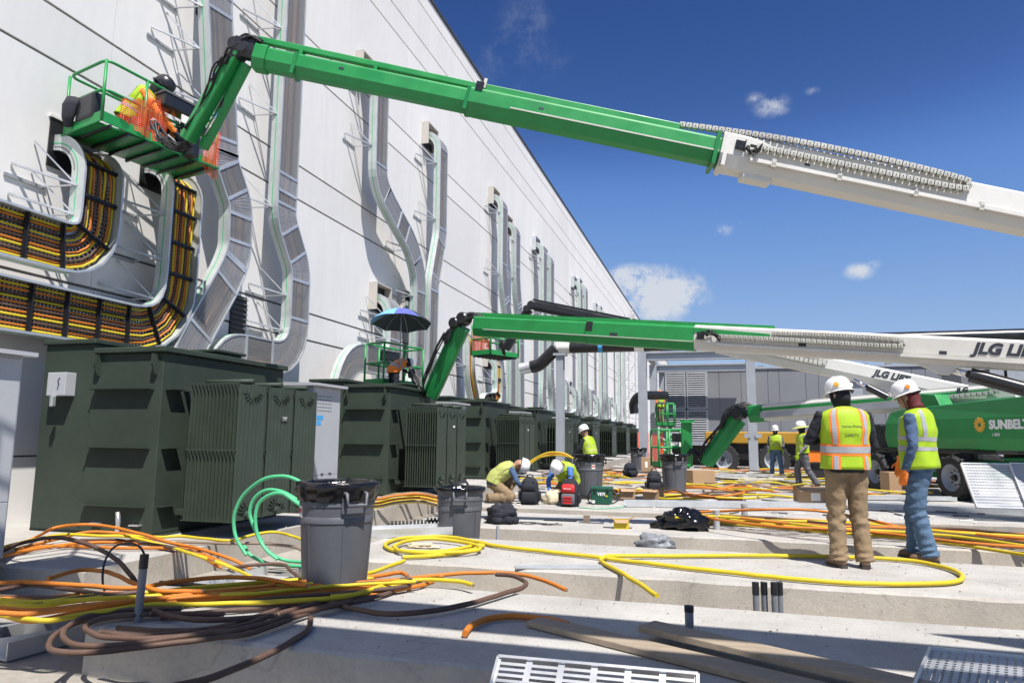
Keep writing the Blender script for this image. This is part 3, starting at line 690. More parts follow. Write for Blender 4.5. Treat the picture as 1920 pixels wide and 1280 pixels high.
def wheel(t, c, axis, r=.46, w=.34, seed=0):
    c = V(c); ax = V(axis).normalized(); m = MB()
    m.lathe(c, [(r * .62, -w / 2), (r * .93, -w / 2), (r, -w * .36), (r, w * .36), (r * .93, w / 2), (r * .62, w / 2)], 32, axis=ax)
    ty = m.build('tyre', 'rub', t, smooth=2, fix=True); _, s, u = fr(ax)
    for k in range(20):
        th = 2 * math.pi * k / 20; d = s * math.cos(th) + u * math.sin(th); tt = ax.cross(d); l = MB(); sg = 1 if k % 2 else -1
        R = Matrix((tt, ax, d)).transposed() @ Matrix.Rotation(sg * .5, 3, 'Z'); l.box(c + d * (r + .012) + ax * sg * w * .23, (.05, w * .55, .05), R); l.build('tread_lug', 'rub', ty)
    m = MB(); m.lathe(c, [(0, w * .18), (r * .2, w * .18), (r * .24, w * .1), (r * .48, w * .06), (r * .56, w * .3), (r * .63, w * .48), (r * .65, w * .48), (r * .65, -w * .4)], 28, axis=ax); rm = m.build('rim', 'steel', t, smooth=2)
    m = MB(); m.lathe(c, [(0, w * .34), (r * .13, w * .34), (r * .17, w * .16)], 14, axis=ax); m.build('hub', 'blk', rm, smooth=2)
    for k in range(9):
        th = 2 * math.pi * k / 9; d = s * math.cos(th) + u * math.sin(th); b = MB(); b.lathe(c + d * r * .33 + ax * w * .1, [(0, .03), (.016, .03), (.016, 0)], 6, axis=ax); b.build('wheel_nut', 'blk', rm)
def carrier(t, mid, ax, boom_end, logo=False, zc=0., sd=1, tall=1.72, tail=1.75):
    """four-wheeled carrier with a slewing turret; mid = centre on the ground, ax = long axis"""
    mid = V(mid); ax = V((ax[0], ax[1], 0)).normalized(); sd_ = V((-ax.y, ax.x, 0)) * sd; Z = V((0, 0, 1)); R = Matrix((ax, sd_, Z)).transposed()
    P = lambda x, y, z: mid + ax * x + sd_ * y + Z * z
    ch = MB(); ch.box(P(0, 0, .62), (2.9, 1.25, .42), R); c = ch.build('chassis', 'grn2', t, bevel=.04)
    for x in (-1.32, 1.32):
        a = MB(); a.bar(P(x, -1.0, .47), P(x, 1.0, .47), .16, .16); a.build('axle', 'grn2', c)
        for y in (-1.0, 1.0): wheel(t, P(x, y, .47), sd_ * (1 if y > 0 else -1))
    s = MB(); s.lathe(P(0, 0, .83), [(0, 0), (.55, 0), (.55, .14), (0, .14)], 28); s.build('slew_ring', 'bb', t)
    fl = MB(); fl.box(P(0, 0, 1.02), (3.3, 1.7, .10), R); fl.build('turret_deck', 'bb', t, bevel=.02)
    for y, nm in ((.62, 'engine_hood'), (-.62, 'tank_hood')):          # angular hoods
        for x0, x1, top in ((-1.3, -.30, tall - .1), (-.14, tail, tall)):
            m = MB(); yy = y; o = .5 * (1 if y > 0 else -1)
            pr = [(x0 + .14, 1.07), (x1 - .05, 1.07), (x1, 1.25), (x1 - .08, top), (x0 + .24, top - .10), (x0, 1.36)]
            n_ = len(pr); yi, yo = y - o * .55, y + o * .60        # outer face bulges to a ridge and is raked back above it
            rows = [[(x, yi, z) for x, z in pr], [(x, yo - o * (.16 if z > 1.3 else .10 if z < 1.1 else 0), z) for x, z in pr]]
            for r_ in rows: m.v += [P(*q_) for q_ in r_]
            for i_ in range(n_): j_ = (i_ + 1) % n_; m.f.append([i_, j_, n_ + j_, n_ + i_])
            zr = 1.07 + (top - 1.07) * .62; b_ = len(m.v); m.v += [P(x0 + .16, yo, zr), P(x1 - .06, yo, zr), P(x0 + .14, yo, 1.30), P(x1 - .02, yo, 1.30)]
            m.f.append(list(range(n_))); m.f += [[n_ + 4, n_ + 3, b_ + 1, b_], [b_, b_ + 1, b_ + 3, b_ + 2], [b_ + 2, b_ + 3, n_ + 1, n_ + 0], [n_ + 5, n_ + 4, b_, b_ + 2], [n_ + 5, b_ + 2, n_ + 0], [n_ + 3, n_ + 2, b_ + 3, b_ + 1], [n_ + 2, n_ + 1, b_ + 3]]
            m.build(nm, 'grn', t, bevel=.02, fix=True)
    tr = MB()
    tr.poly([P(-1.5, -.18, 1.07), P(.5, -.18, 1.07), P(-.3, -.18, 2.35), P(-1.3, -.18, 2.45)], sd_ * .36); tr.build('boom_post', 'grn', t, bevel=.02, fix=True)
    m = MB(); m.box(P(-1.78, 0, 1.36), (.35, 1.5, .6), R); m.build('counterweight', 'bb', t, bevel=.05)
    return P, R, ax, sd_
def joint(t, p, r=.16, ax=(1, 0, 0), seed=1):
    m = MB(); m.lathe(V(p), [(0, -r), (r * .8, -r), (r, -r * .8), (r, r * .8), (r * .8, r), (0, r)], 14, axis=ax); m.build('knuckle', 'bb', t, smooth=2)
def cyl(t, p0, p1, r, name='lift_cylinder', k=.58):
    p0, p1 = V(p0), V(p1); m = MB(); q = p0.lerp(p1, k); m.tube([p0, q], r, 14); c = m.build(name, 'cyl', t, smooth=2); m = MB(); m.tube([q, p1], r * .5, 10); m.build('piston_rod', 'chrome', c, smooth=1)

# --- lift A: the long green and white boom across the top
A = thing('boom_lift', 'largest green and white boom lift, reaching across the top to a basket', 'boom lift', (7, 10.5, 0), group='telescopic boom lifts')
bA = Boom(A, (490, 108, 9.5), (1920, 402, 8.6)); e1, e2 = bA.T(895), bA.T(1347)
bA.sec('fly_boom', 'grn', 0, e1, .24, .285, -.03); bA.sec('mid_boom', 'grn', e1 - .01, e2, .29, .33, -.03); wb = bA.sec('base_boom', 'wht', e2, 1.95, .36, .45, -.02)
MB().ext(bprof(.28, .32), bA.at(-.006, 0, -.03), bA.at(.012, 0, -.03)).build('boom_nose', 'grn', A)
m = MB(); m.bar(bA.at(-.012, 0, .235), bA.at(e1, 0, .20), .085, .085); hc = m.build('hose_channel', 'grn', A, bevel=.012); m = MB(); m.bar(bA.at(e1, 0, .20), bA.at(bA.T(1268), 0, .20), .11, .09); m.build('hose_channel', 'grn', A, bevel=.012)
for px in (560, 700): MB().bar(bA.at(bA.T(px), 0, .08), bA.at(bA.T(px), 0, .21), .1, .05).build('channel_bracket', 'grn', A)
bA.bar('clamp', 'bb', e1 - .004, e1 + .006, .13, .15, .15, .05, .12); bA.bar('clamp', 'chain', e1 + .004, e1 + .008, .10, .22, .22, .03, .13)
bA.bar('wear_strip', 'chain', bA.T(960), e2 - .002, .149, -.055, -.055, .012, .018)
bA.bar('lower_track', 'wht', bA.T(1400), bA.T(1990), .20, -.11, -.11, .05, .045)
for px in (1440, 1560, 1700, 1820): bA.bar('track_bracket', 'chain', bA.T(px), bA.T(px + 8), .195, -.10, -.10, .06, .10)
m = MB(); m.bar(bA.at(bA.T(1395), 0, -.265), bA.at(bA.T(1450), 0, -.265), .2, .10); m.build('wear_pad_housing', 'wht', A, bevel=.02)
up = lambda px, n, u: bA.at(bA.T(px), n, u)
links(A, [up(1266, .0, .245), up(1330, .06, .25), up(1450, .19, .235), up(1600, .22, .225), up(1770, .22, .18), up(1792, .23, .12), up(1772, .23, .05), up(1600, .23, .05), up(1396, .22, .06)], .082, (0, .06, .062))
m = MB(); m.box(bA.at(bA.T(1379), .20, .05), (.12, .04, .12), Matrix((bA.tg, bA.n, bA.u)).transposed()); m.build('junction_box', 'bb', A, bevel=.01); hoses(A, bA.at(bA.T(1384), .22, .06), bA.at(bA.T(1412), .23, .04), 5, (0, 0, -.10), 5, .009)
Bd = -bA.n
j0 = at_d(446, 92, 9.5); j1 = at_d(350, 262, 9.7); k0 = at_d(462, 120, 9.55); k1 = at_d(380, 278, 9.8)
MB().ext(bprof(.18, .19), j0, j1, up=(1, 0, .3)).build('jib_beam', 'grn', A, bevel=.01); MB().ext(bprof(.10, .14), k0, k1, up=(1, 0, .3)).build('jib_link', 'grn', A, bevel=.01)
joint(A, at_d(458, 92, 9.5), .105, bA.n); joint(A, at_d(441, 84, 9.5), .085, bA.n); joint(A, at_d(446, 102, 9.52), .10, bA.n); MB().ext(bprof(.2, .26), at_d(480, 98, 9.5), at_d(440, 88, 9.5)).build('knuckle_link', 'bb', A, bevel=.02)
hoses(A, at_d(490, 82, 9.45), at_d(418, 120, 9.45), 16, (0, 0, .16), 9, .016); hoses(A, at_d(425, 95, 9.4), at_d(352, 250, 9.6), 4, (-.02, 0, .04), 17, .013); cyl(A, at_d(455, 132, 9.6), at_d(384, 254, 9.7), .035)
bN = at_d(190, 225, 10.15); zf = bN.z; bL = at_z(121, 252, zf); bR = at_z(402, 318, zf); fa = bR - bN; fb = (bL - bN); 
basket(A, bN, fa, fb, .93); hoses(A, at_d(290, 235, 9.95), at_d(352, 268, 9.7), 18, (0, 0, -.16), 21, .014)
m = MB(); m.bar(bN + fa * .72 - fb * .10 + V((0, 0, -.02)), bN + fa * .72 - fb * .10 + V((0, 0, .5)), .22, .16); m.build('platform_mount', 'bb', A, bevel=.02)
for (p, q, h0, h1) in ((bN + fa * .12, bN + fa * .52, .42, .02), (bN + fa * .86, bN + fa * 1.03, .32, -.18)):   # torn orange netting
    m = MB(); n = 12
    for i in range(n):
        u0, u1 = i / n, (i + 1) / n; a, b = p.lerp(q, u0), p.lerp(q, u1); off = -fb.normalized()
        top0, top1 = h0 + .38 * u0 + .03 * math.sin(i * 2.), h0 + .38 * u1 + .03 * math.sin((i + 1) * 2.); lo0, lo1 = h1 + .25 * max(0, .5 - u0), h1 + .25 * max(0, .5 - u1)
        m.quad(a + off * (.03 + .03 * math.sin(i * 1.4)) + V((0, 0, lo0)), b + off * (.03 + .03 * math.sin((i + 1) * 1.4)) + V((0, 0, lo1)), b + off * .04 + V((0, 0, top1)), a + off * .04 + V((0, 0, top0)), uv=((u0, lo0), (u1, lo1), (u1, top1), (u0, top0)))
    m.build('orange_netting', 'netting', A)
pk = lambda u, v, z: bN + fa * u + fb * v + V((0, 0, z))
m = MB(); m.box(pk(.03, .45, .30), (.2, .5, .4), Matrix((fa.normalized(), fb.normalized(), V((0, 0, 1)))).transposed()); m.build('tool_bin', 'bb', A, bevel=.05)
m = MB(); m.etube([pk(-.02, .75, .5), pk(-.035, .78, .38), pk(-.035, .8, .2), pk(-.03, .8, .06)], [(.05, .16), (.06, .17), (.05, .14), (.04, .07)], fa, 14); m.build('hung_jacket', 'navy', A, smooth=1)
m = MB(); m.etube([pk(.50, .3, .02), pk(.50, .3, .3), pk(.5, .3, .36)], [(.13, .13), (.15, .15), (.14, .14)], fa, 16); m.build('bucket', 'bb', A, smooth=2)
for k_, (u_, c_) in enumerate(((.25, 'blue'), (.4, 'yel'), (.32, 'grn2'))):
    m = MB(); m.tube(crom([pk(u_, .2 + .15 * k_, .03), pk(u_ + .08, .4, .06), pk(u_ + .16, .35, .03), pk(u_ + .2, .6, .05)], 5), .03, 7); m.build('rag', c_, A, smooth=1)
for k_ in range(4):
    m = MB(); m.box(pk(.66 + .05 * k_, -.07 - .02 * (k_ % 2), .16 + .12 * k_), (.12, .1, .14), Matrix.Rotation(.5 * k_, 3, 'Z')); m.build('control_module', ('bb', 'shade', 'paper', 'bb')[k_], A, bevel=.01)
ae = bA.at(1.92); carrier(A, (ae.x + .6, ae.y + .1, 0), bA.d, ae)
for px_, u_ in ((640, .02), (1010, .02), (1500, -.02)): bA.bar('decal', 'lett', bA.T(px_), bA.T(px_ + 9), .118 if px_ < 900 else .142 if px_ < 1340 else .178, u_, u_, .012, .03)
for px_ in (555, 875, 1335, 1352): bA.bar('weld_collar', 'grn2' if px_ < 1340 else 'wht', bA.T(px_), bA.T(px_ + 7), 0, -.03, -.03, .255 if px_ < 900 else .38, .30 if px_ < 900 else .42)
# --- lift B: second green boom, umbrella basket
Bt = thing('boom_lift', 'green and white boom lift with chain and large lettering, its basket shaded by an umbrella', 'boom lift', (9, 12.2, 0), group='telescopic boom lifts')
bB = Boom(Bt, (893, 612, 16.2), (1920, 670, 11.2)); e1, e2 = bB.T(1108), bB.T(1305)
bB.sec('fly_boom', 'grn', 0, e1, .34, .44); bB.sec('mid_boom', 'grn', e1 - .005, e2, .40, .47, 0); bB.sec('base_boom', 'wht', e2, 1.75, .40, .47, .02)
bB.bar('hose_channel', 'grn', -.02, bB.T(1450), .0, .28, .28, .12, .08); bB.bar('green_stripe', 'grn', e2, bB.T(1446), .205, .15, .10, .012, .09)
bB.bar('clamp', 'bb', e1 - .004, e1 + .010, .18, .12, .12, .05, .2); bB.bar('wear_strip', 'chain', .03, e2, .205, -.075, -.075, .012, .018)
bB.bar('lower_track', 'wht', bB.T(1330), 1.2, .21, -.10, -.10, .05, .05)
up = lambda px, n, u: bB.at(bB.T(px), n, u)
links(Bt, [up(1450, .22, .16), up(1560, .24, .18), up(1670, .24, .16), up(1692, .25, .10), up(1670, .25, .04), up(1500, .24, .05), up(1350, .24, .05)], .09, (0, .07, .07))
m = MB(); m.box(up(1319, .25, .04), (.14, .04, .14), Matrix((bB.tg, bB.n, bB.u)).transposed()); m.build('junction_box', 'bb', Bt); hoses(Bt, up(1326, .27, .06), up(1352, .28, .0), 5, (0, 0, .1), 8, .012)
text('JLG LIFT', Bt, up(1822, .208, .0), bB.d, (0, 0, 1), .25, 'lett', shear=.25, bold=.012)
m = MB(); m.poly([up(1720, .12, -.21), up(1800, .12, -.21), up(1782, .12, -.36), up(1768, .12, -.36)], bB.n * -.24); m.build('cylinder_lug', 'wht', Bt, fix=True)
jb0, jb1 = at_d(866, 612, 16.3), at_d(806, 742, 16.7); MB().ext(bprof(.30, .38), jb0, jb1, up=(1, 0, .3)).build('jib_beam', 'grn', Bt, bevel=.015)
joint(Bt, at_d(870, 598, 16.2), .15, bB.n); joint(Bt, at_d(854, 606, 16.25), .13, bB.n); hoses(Bt, at_d(905, 595, 16.1), at_d(835, 640, 16.2), 16, (-.05, 0, .25), 31, .022); hoses(Bt, at_d(838, 620, 16.2), at_d(790, 735, 16.4), 5, (-.08, 0, .0), 33, .016)
q = at_d(683, 722, 17.3); zf = q.z; r_ = at_z(772, 745, zf); basket(Bt, V((q.x, q.y, zf)), V((.35, 1.55, 0)), V((.62, -.22, 0)), 1.02, r=.026); hoses(Bt, at_d(770, 690, 16.9), at_d(800, 740, 16.6), 14, (0, 0, -.1), 35, .02)
be = bB.at(1.72); carrier(Bt, (be.x + .6, be.y, 0), bB.d, be)
cyl(Bt, at_d(2150, 790, 10.2), at_d(1786, 694, 11.6), .12, k=.9)
for px_ in (1150, 1500, 1760): bB.bar('decal', 'lett', bB.T(px_), bB.T(px_ + 14), .2, -.02, -.02, .012, .06)
# --- lift C: black boom behind
Ct = thing('boom_lift', 'black and white boom lift behind, its green basket wrapped in orange netting', 'boom lift', (9, 19, 0), group='telescopic boom lifts')
bC = Boom(Ct, (1003, 574, 22.), (1690, 714, 19.)); e1, e2 = bC.T(1180), bC.T(1345)
bC.sec('fly_boom', 'bb', 0, e1, .26, .29); bC.sec('mid_boom', 'bb', e1 - .01, e2, .30, .30, -.03); bC.sec('base_boom', 'wht', e2, 1.2, .46, .50, -.03)
bC.bar('hose_channel', 'bb', -.01, e1 + .02, 0, .19, .19, .1, .06); bC.bar('clamp', 'chain', e1, e1 + .006, .1, .24, .24, .1, .2)
up = lambda px, n, u: bC.at(bC.T(px), n, u)
links(Ct, [up(1380, .24, .15), up(1480, .25, .15), up(1535, .25, .11), up(1545, .26, .06), up(1532, .25, .0), up(1470, .25, .0), up(1385, .24, .0)], .12, (0, .1, .12), individually=False)
text('JLG LIFT', Ct, up(1634, .238, -.03), bC.d, (0, 0, 1), .24, 'lett', shear=.25, bold=.012)
MB().ext(bprof(.24, .27), at_d(992, 580, 22.1), at_d(948, 654, 22.3), up=(1, 0, .3)).build('jib_beam', 'bb', Ct); joint(Ct, at_d(997, 572, 22), .13, bC.n); joint(Ct, at_d(988, 579, 22), .11, bC.n)
q = at_d(884, 666, 22.9); basket(Ct, q, V((.55, 1.3, 0)), V((.75, -.3, 0)), 1.0, net=True, r=.028); hoses(Ct, at_d(940, 640, 22.3), at_d(945, 662, 22.3), 12, (0, 0, -.1), 44, .025)
cyl(Ct, at_d(1665, 745, 17.1), at_d(1600, 712, 17.6), .09); ce = bC.at(1.2); carrier(Ct, (ce.x + 1.2, ce.y + 1.2, 0), bC.d, ce)
# --- lift D: low boom, chassis at right
D = thing('boom_lift', 'green boom lift with its boom lowered, chassis and tyres behind the standing workers', 'boom lift', (5, 18.3, 0), group='telescopic boom lifts')
bD = Boom(D, (1412, 776, 21.), (1872, 741, 16.5)); e1 = bD.T(1432)
bD.sec('fly_boom', 'grn', -.01, e1 + .01, .44, .5); bD.sec('mid_boom', 'wht', e1, 1.06, .42, .46)
bD.bar('green_stripe', 'grn', e1, bD.T(1862), .214, .10, .11, .012, .09); bD.bar('hose_channel', 'wht', e1, 1.0, 0, .25, .25, .3, .05); bD.bar('side_channel', 'louv', e1, bD.T(1690), .215, -.06, -.05, .02, .16)
up = lambda px, n, u: bD.at(bD.T(px), n, u)
links(D, [up(1725, .27, .02), up(1800, .28, .04), up(1865, .29, .06), up(1878, .29, .13), up(1862, .29, .2)], .12, (0, .09, .1), individually=False)
text('JLG', D, up(1800, .218, .12), bD.d, (0, 0, 1), .16, 'lett', shear=.2, bold=.01)
MB().bar(at_d(1150 + 245, 790, 20.9), at_d(1372, 780, 21), .5, .5).build('boom_nose', 'grn', D) if False else None
MB().ext(bprof(.34, .34), at_d(1380, 780, 21.2), at_d(1318, 868, 21.4), up=(1, 0, .3)).build('jib_beam', 'grn', D); MB().ext(bprof(.16, .2), at_d(1392, 790, 21.0), at_d(1330, 872, 21.3), up=(1, 0, .3)).build('jib_link', 'grn', D)
joint(D, at_d(1386, 774, 21), .2, bD.n); hoses(D, at_d(1420, 766, 20.9), at_d(1352, 800, 21.1), 14, (-.1, 0, .3), 52, .028); hoses(D, at_d(1350, 800, 21.1), at_d(1312, 862, 21.3), 4, (-.1, 0, .0), 55, .025)
q = at_d(1236, 882, 22.2); basket(D, V((q.x, q.y, .36)), V((.98, .5, 0)), V((-.3, .7, 0)), 1.15, r=.035); MB().bar(at_d(1287, 868, 21.8), at_d(1287, 790, 21.8), .3, .2).build('platform_mount', 'grn', D); MB().bar(at_d(1275, 790, 21.8), at_d(1302, 790, 21.7), .25, .08).build('mount_arm', 'grn', D)
hoses(D, at_d(1292, 850, 21.7), at_d(1318, 866, 21.4), 10, (0, 0, .15), 58, .03)
ax = V((4.9 - 3.9, 17.29 - 19.73, 0)).normalized(); sd_ = V((-ax.y, ax.x, 0)); mid = V((4.4, 18.51, 0)) + sd_ * 1.0
P_, R_, a_, s_ = carrier(D, mid, ax, None, sd=-1, tall=2.12, tail=3.4)
text('SUNBELT', D, P_(2.2, .925, 1.50), a_, (0, 0, 1), .24, 'whitep', bold=.012); text('1-800', D, P_(2.25, .925, 1.35), a_, (0, 0, 1), .09, 'whitep')
m = MB(); c0 = P_(1.95, .925, 1.58)
for k in range(12):
    th = 2 * math.pi * k / 12; d = a_ * math.cos(th) + V((0, 0, 1)) * math.sin(th); d2 = a_ * math.cos(th + .3) + V((0, 0, 1)) * math.sin(th + .3); m.bar(c0 + d * .07, c0 + d2 * .15, .045, .01, s_)
m.lathe(c0, [(.045, -.004), (.095, -.004), (.095, .006), (.045, .006)], 20, axis=s_); m.build('sun_emblem', 'gold', D)
# --- lift E: another boom lift working overhead, just out of the picture (its shadow bars cross the front pad)
E_ = thing('boom_lift', 'boom lift overhead whose shadow bands cross the foreground pad', 'boom lift', (8, 1, 0), group='telescopic boom lifts')
Lz = LIGHT / -LIGHT.z
def over(x, y, z): return V((x, y, 0)) - Lz * z
MB().ext(bprof(.5, .52), over(-5.2, 4.80, 6.4), over(9, 4.74, 3.6)).build('upper_boom', 'wht', E_)
MB().ext(bprof(.5, .5), over(-4.9, 3.99, 6.4), over(9, 3.97, 2.6)).build('lower_boom', 'wht', E_)
MB().bar(over(-3.3, 2.75, 6.2), over(9, 2.75, 2.4), 1.5, .12).build('shade_deck', 'grn2', E_)  # unseen deck added to keep sun off the ground before the front pad
MB().ext(bprof(.3, .3), over(-4.4, 4.72, 6.4), over(-5.6, 4.3, 5.5)).build('jib_beam', 'grn', E_)
m = MB(); m.poly([over(1.32, 5.36, 5), over(1.9, 5.12, 5), over(4, 5.2, 5), over(4, 5.62, 5)], (0, 0, .1)); m.build('shadow_wedge', 'bb', E_, fix=True)  # unseen plate added, shaped to cast the pointed shadow on the front pad
ob = over(-5.9, 4.2, 5.2); basket(E_, ob, V((.3, 1.5, 0)), V((-.8, .2, 0)), 1.05)
ee = over(8.5, 4.3, 3); carrier(E_, (ee.x + .8, ee.y, 0), (1, -.1, 0), None)
# --- far scissor lift by the wall
F_ = thing('scissor_lift', 'tiny green lift platform beside the louvred enclosure, holding a worker', 'lift', tuple(at_z(1240, 862, 0)))
q = at_y(1231, 797, 33.0); basket(F_, q, V((.78, 0, 0)), V((0, 1.2, 0)), 1.0, box=False, r=.03)
for k in range(4):
    z0 = q.z * k / 4; z1 = q.z * (k + 1) / 4
    for yy in (.1, 1.1):
        m = MB(); m.bar(q + V((.05, yy, z0 - q.z)), q + V((.73, yy, z1 - q.z)), .05, .07, (0, 1, 0)); m.build('scissor_arm', 'grn', F_); m = MB(); m.bar(q + V((.73, yy + .06, z0 - q.z)), q + V((.05, yy + .06, z1 - q.z)), .05, .07, (0, 1, 0)); m.build('scissor_arm', 'wht', F_)
# ------------------------------------------------------------------ gantry, pipes, enclosure, fence
def hcol(t, x, y, z0, z1, w=.30, name='column'):
    m = MB(); m.bx(x - w / 2, x + w / 2, y - w / 2, y - w / 2 + .02, z0, z1); m.bx(x - w / 2, x + w / 2, y + w / 2 - .02, y + w / 2, z0, z1); m.bx(x - .008, x + .008, y - w / 2 + .02, y + w / 2 - .02, z0, z1)
    return m.build(name, 'steel', t)
fr1 = thing('steel_gantry', 'grey steel goalpost frame carrying the black pipe in front of the louvred enclosure', 'frame', (-.7, 29, 0))
for x, y in ((-2.86, 29.), (1.32, 29.), (-2.86, 34.2), (-2.86, 40)): hcol(fr1, x, y, 0 if y < 30 else GZ, 4.72 if y < 36 else 5.2, .34)
for y in (29., 34.2):
    m = MB(); m.bx(-2.69, 1.5, y - .15, y + .15, 4.66, 4.72); m.bx(-2.69, 1.5, y - .01, y + .01, 4.42, 4.66); m.bx(-2.69, 1.5, y - .15, y + .15, 4.37, 4.42); m.build('beam', 'steel', fr1)
m = MB(); m.bx(-3.0, -2.72, 29.16, 40, 4.80, 5.0); m.build('side_beam', 'steel', fr1)
for x in (1.12, 1.52):
    m = MB(); m.bx(x - .12, x + .12, 28.79, 28.80, 1.3, 1.45); m.build('end_plate', 'steel', fr1)
pp = thing('pipe_run', 'long black insulated pipe on grey posts running from the wall to the upper right', 'pipe', (-5, 24, 0))
YP = 24.; zP = 4.35
pts = [at_y(996, 688, YP), at_y(1012, 683, YP), at_y(1028, 668, YP), V((-5.35, YP, zP - .02))]
m = MB(); m.tube(crom(pts, 6), .22, 18); m.build('pipe_elbow', 'pipe', pp, smooth=2)
m = MB(); m.tube([pts[0] + V((-.4, 0, -.06)), pts[0]], .2, 18); m.build('pipe_stub', 'galv', pp, smooth=2)
xs = [-4.85, -2.6, -2.3, 4.0, 4.3, 9.2, 9.5, 16]
m = MB(); m.tube([(-5.3, YP, zP), (-4.85, YP, zP)], .2, 18); m.build('coupling', 'wht', pp, smooth=2)
for a, b, r, mt, nm in ((-4.85, -2.62, .195, 'pipe', 'pipe'), (-2.62, -2.3, .2, 'alu', 'coupling'), (-2.3, 3.9, .2, 'pipe', 'pipe'), (3.9, 4.25, .21, 'alu', 'coupling'), (4.25, 9.0, .21, 'pipe', 'pipe'), (9.0, 9.3, .22, 'alu', 'coupling'), (9.3, 15, .21, 'pipe', 'pipe')):
    m = MB(); m.tube([(a, YP, zP), (b, YP, zP)], r, 18); m.build(nm, mt, pp, smooth=2)
m = MB(); m.tube([(-3.85, YP, zP), (-3.7, YP, zP)], .199, 18); m.build('tape_band', 'tapeblue', pp, smooth=2)
for x in (-5.2, 9.1, 9.9, 14.5): hcol(pp, x, YP, GZ, zP - .2, .26, 'post'); MB().bx(x - .22, x + .22, YP - .2, YP + .2, zP - .28, zP - .2).build('pipe_saddle', 'steel', pp)
p2 = thing('pipe_run', 'shorter black pipe bending down beside the far steel column', 'pipe', (-3.6, 31.5, 2.5))
m = MB(); m.tube(crom([at_y(1190, 775, 32), at_y(1188, 757, 32), at_y(1196, 744, 32), at_y(1212, 741, 32), at_y(1248, 741, 33)], 6), .2, 14); m.build('pipe', 'pipe', p2, smooth=2)
en = thing('equipment_enclosure', 'long dark grey clad equipment enclosure with louvres raised over a black-filled void', 'enclosure', (3, 36.5, 0))
ex0, ex1, ey0, ey1, ez0, ez1 = -2.45, 10.3, 35., 39., 1.05, 4.52
m = MB(); m.bx(ex0 + .02, ex1 - .02, ey0 + .06, ey1, ez0, ez1); m.build('frame', 'encl', en)
m = MB(); m.bx(ex0 - .05, ex1 + .05, ey0 - .06, ey1 + .05, ez1, ez1 + .1); m.build('roof', 'louv', en)
m = MB(); m.bx(ex0 - .03, ex1, ey0 - .03, ey1, ez0 - .12, ez0); m.build('sill_beam', 'louv', en)
m = MB(); m.bx(ex0 + .3, ex1 - .3, ey0 + .6, ey1 - .4, GZ, ez0 - .12); m.build('base', 'blk', en)  # black block stands for the shade in the void under the enclosure
x = ex0 + 2.05; k = 0
while x < ex1 - .3:
    w = (.55, 1.0, 1.2, .5, 1.15)[k % 5]; x2 = min(ex1, x + w); m = MB(); m.bx(x + .008, x2 - .008, ey0, ey0 + .06, ez0 + .01, ez1 - .01); m.build('cladding_panel', 'encl', en); x = x2; k += 1
for i in range(2):
    for j in range(2):
        xa = ex0 + .12 + i * .98; xb = xa + .92; za, zb = ((ez0 + .08, 2.55), (2.72, ez1 - .1))[j]
        m = MB(); m.bx(xa, xb, ey0 + .02, ey0 + .05, za, zb); lo = m.build('louvre', 'blk', en)
        for q in (0, 1): MB().bx(xa - .05 + q * (xb - xa), xa + .05 + q * (xb - xa), ey0 - .03, ey0 + .02, za - .06, zb + .06).build('louvre_frame', 'louv', lo)
        for zz in (za - .05, zb + .05): MB().bx(xa + .05, xb - .05, ey0 - .03, ey0 + .02, zz - .05, zz + .05).build('louvre_frame', 'louv', lo)
        nb = int((zb - za) / .105)
        for b in range(nb):
            m = MB(); m.box(((xa + xb) / 2, ey0 - .01, za + (b + .5) * (zb - za) / nb), (xb - xa - .1, .06, .035), Matrix.Rotation(-.5, 3, 'X')); m.build('louvre_blade', 'louv', lo)
for x in (2.0, 4.2, 6.6, 7.6): MB().bx(x, x + .25, 36, 36.3, ez1 + .1, ez1 + .28).build('roof_vent', 'encl', en)
ob = thing('dark_shed', 'dark plant shed standing right of the louvred enclosure', 'shed', (12, 34, 0))
MB().bx(9.3, 12.6, 31.5, 34, GZ, 4.0).build('body', 'encl', ob); MB().bx(9.2, 12.7, 31.4, 34.1, 4.0, 4.12).build('roof', 'louv', ob); MB().bx(9.6, 10.8, 31.46, 31.5, .2, 2.6).build('door', 'blk', ob)
# yellow machine behind, below the lowered boom
cm = thing('yellow_machine', 'yellow plant machine half hidden under the lowered boom', 'machine', (3, 32, 0))
MB().bx(-.5, 4.6, 31.2, 33, 1.05, 1.55).build('body', 'cat', cm, bevel=.05);
for x in (.2, 2.2, 3.9): wheel(cm, (x, 31.0, .42), (0, -1, 0), .62, .4)
MB().bx(-.3, 4.4, 31.4, 32.8, .4, 1.05).build('undercarriage', 'blk', cm)
og = thing('orange_machine', 'orange site machine glimpsed between the two standing workers', 'machine', (3.3, 24.6, 0))
MB().bx(2.7, 3.9, 24.2, 25.4, .5, 1.5).build('body', 'vorg', og, bevel=.05); MB().bx(2.75, 3.85, 24.17, 24.2, .9, 1.4).build('grille', 'blk', og); MB().bx(2.7, 3.9, 24.1, 25.5, .3, .5).build('frame', 'blk', og)
for x in (2.95, 3.65): MB().tube([(x, 24.1, .28), (x, 24.35, .28)], .28, 18).build('wheel', 'rub', og, smooth=2)
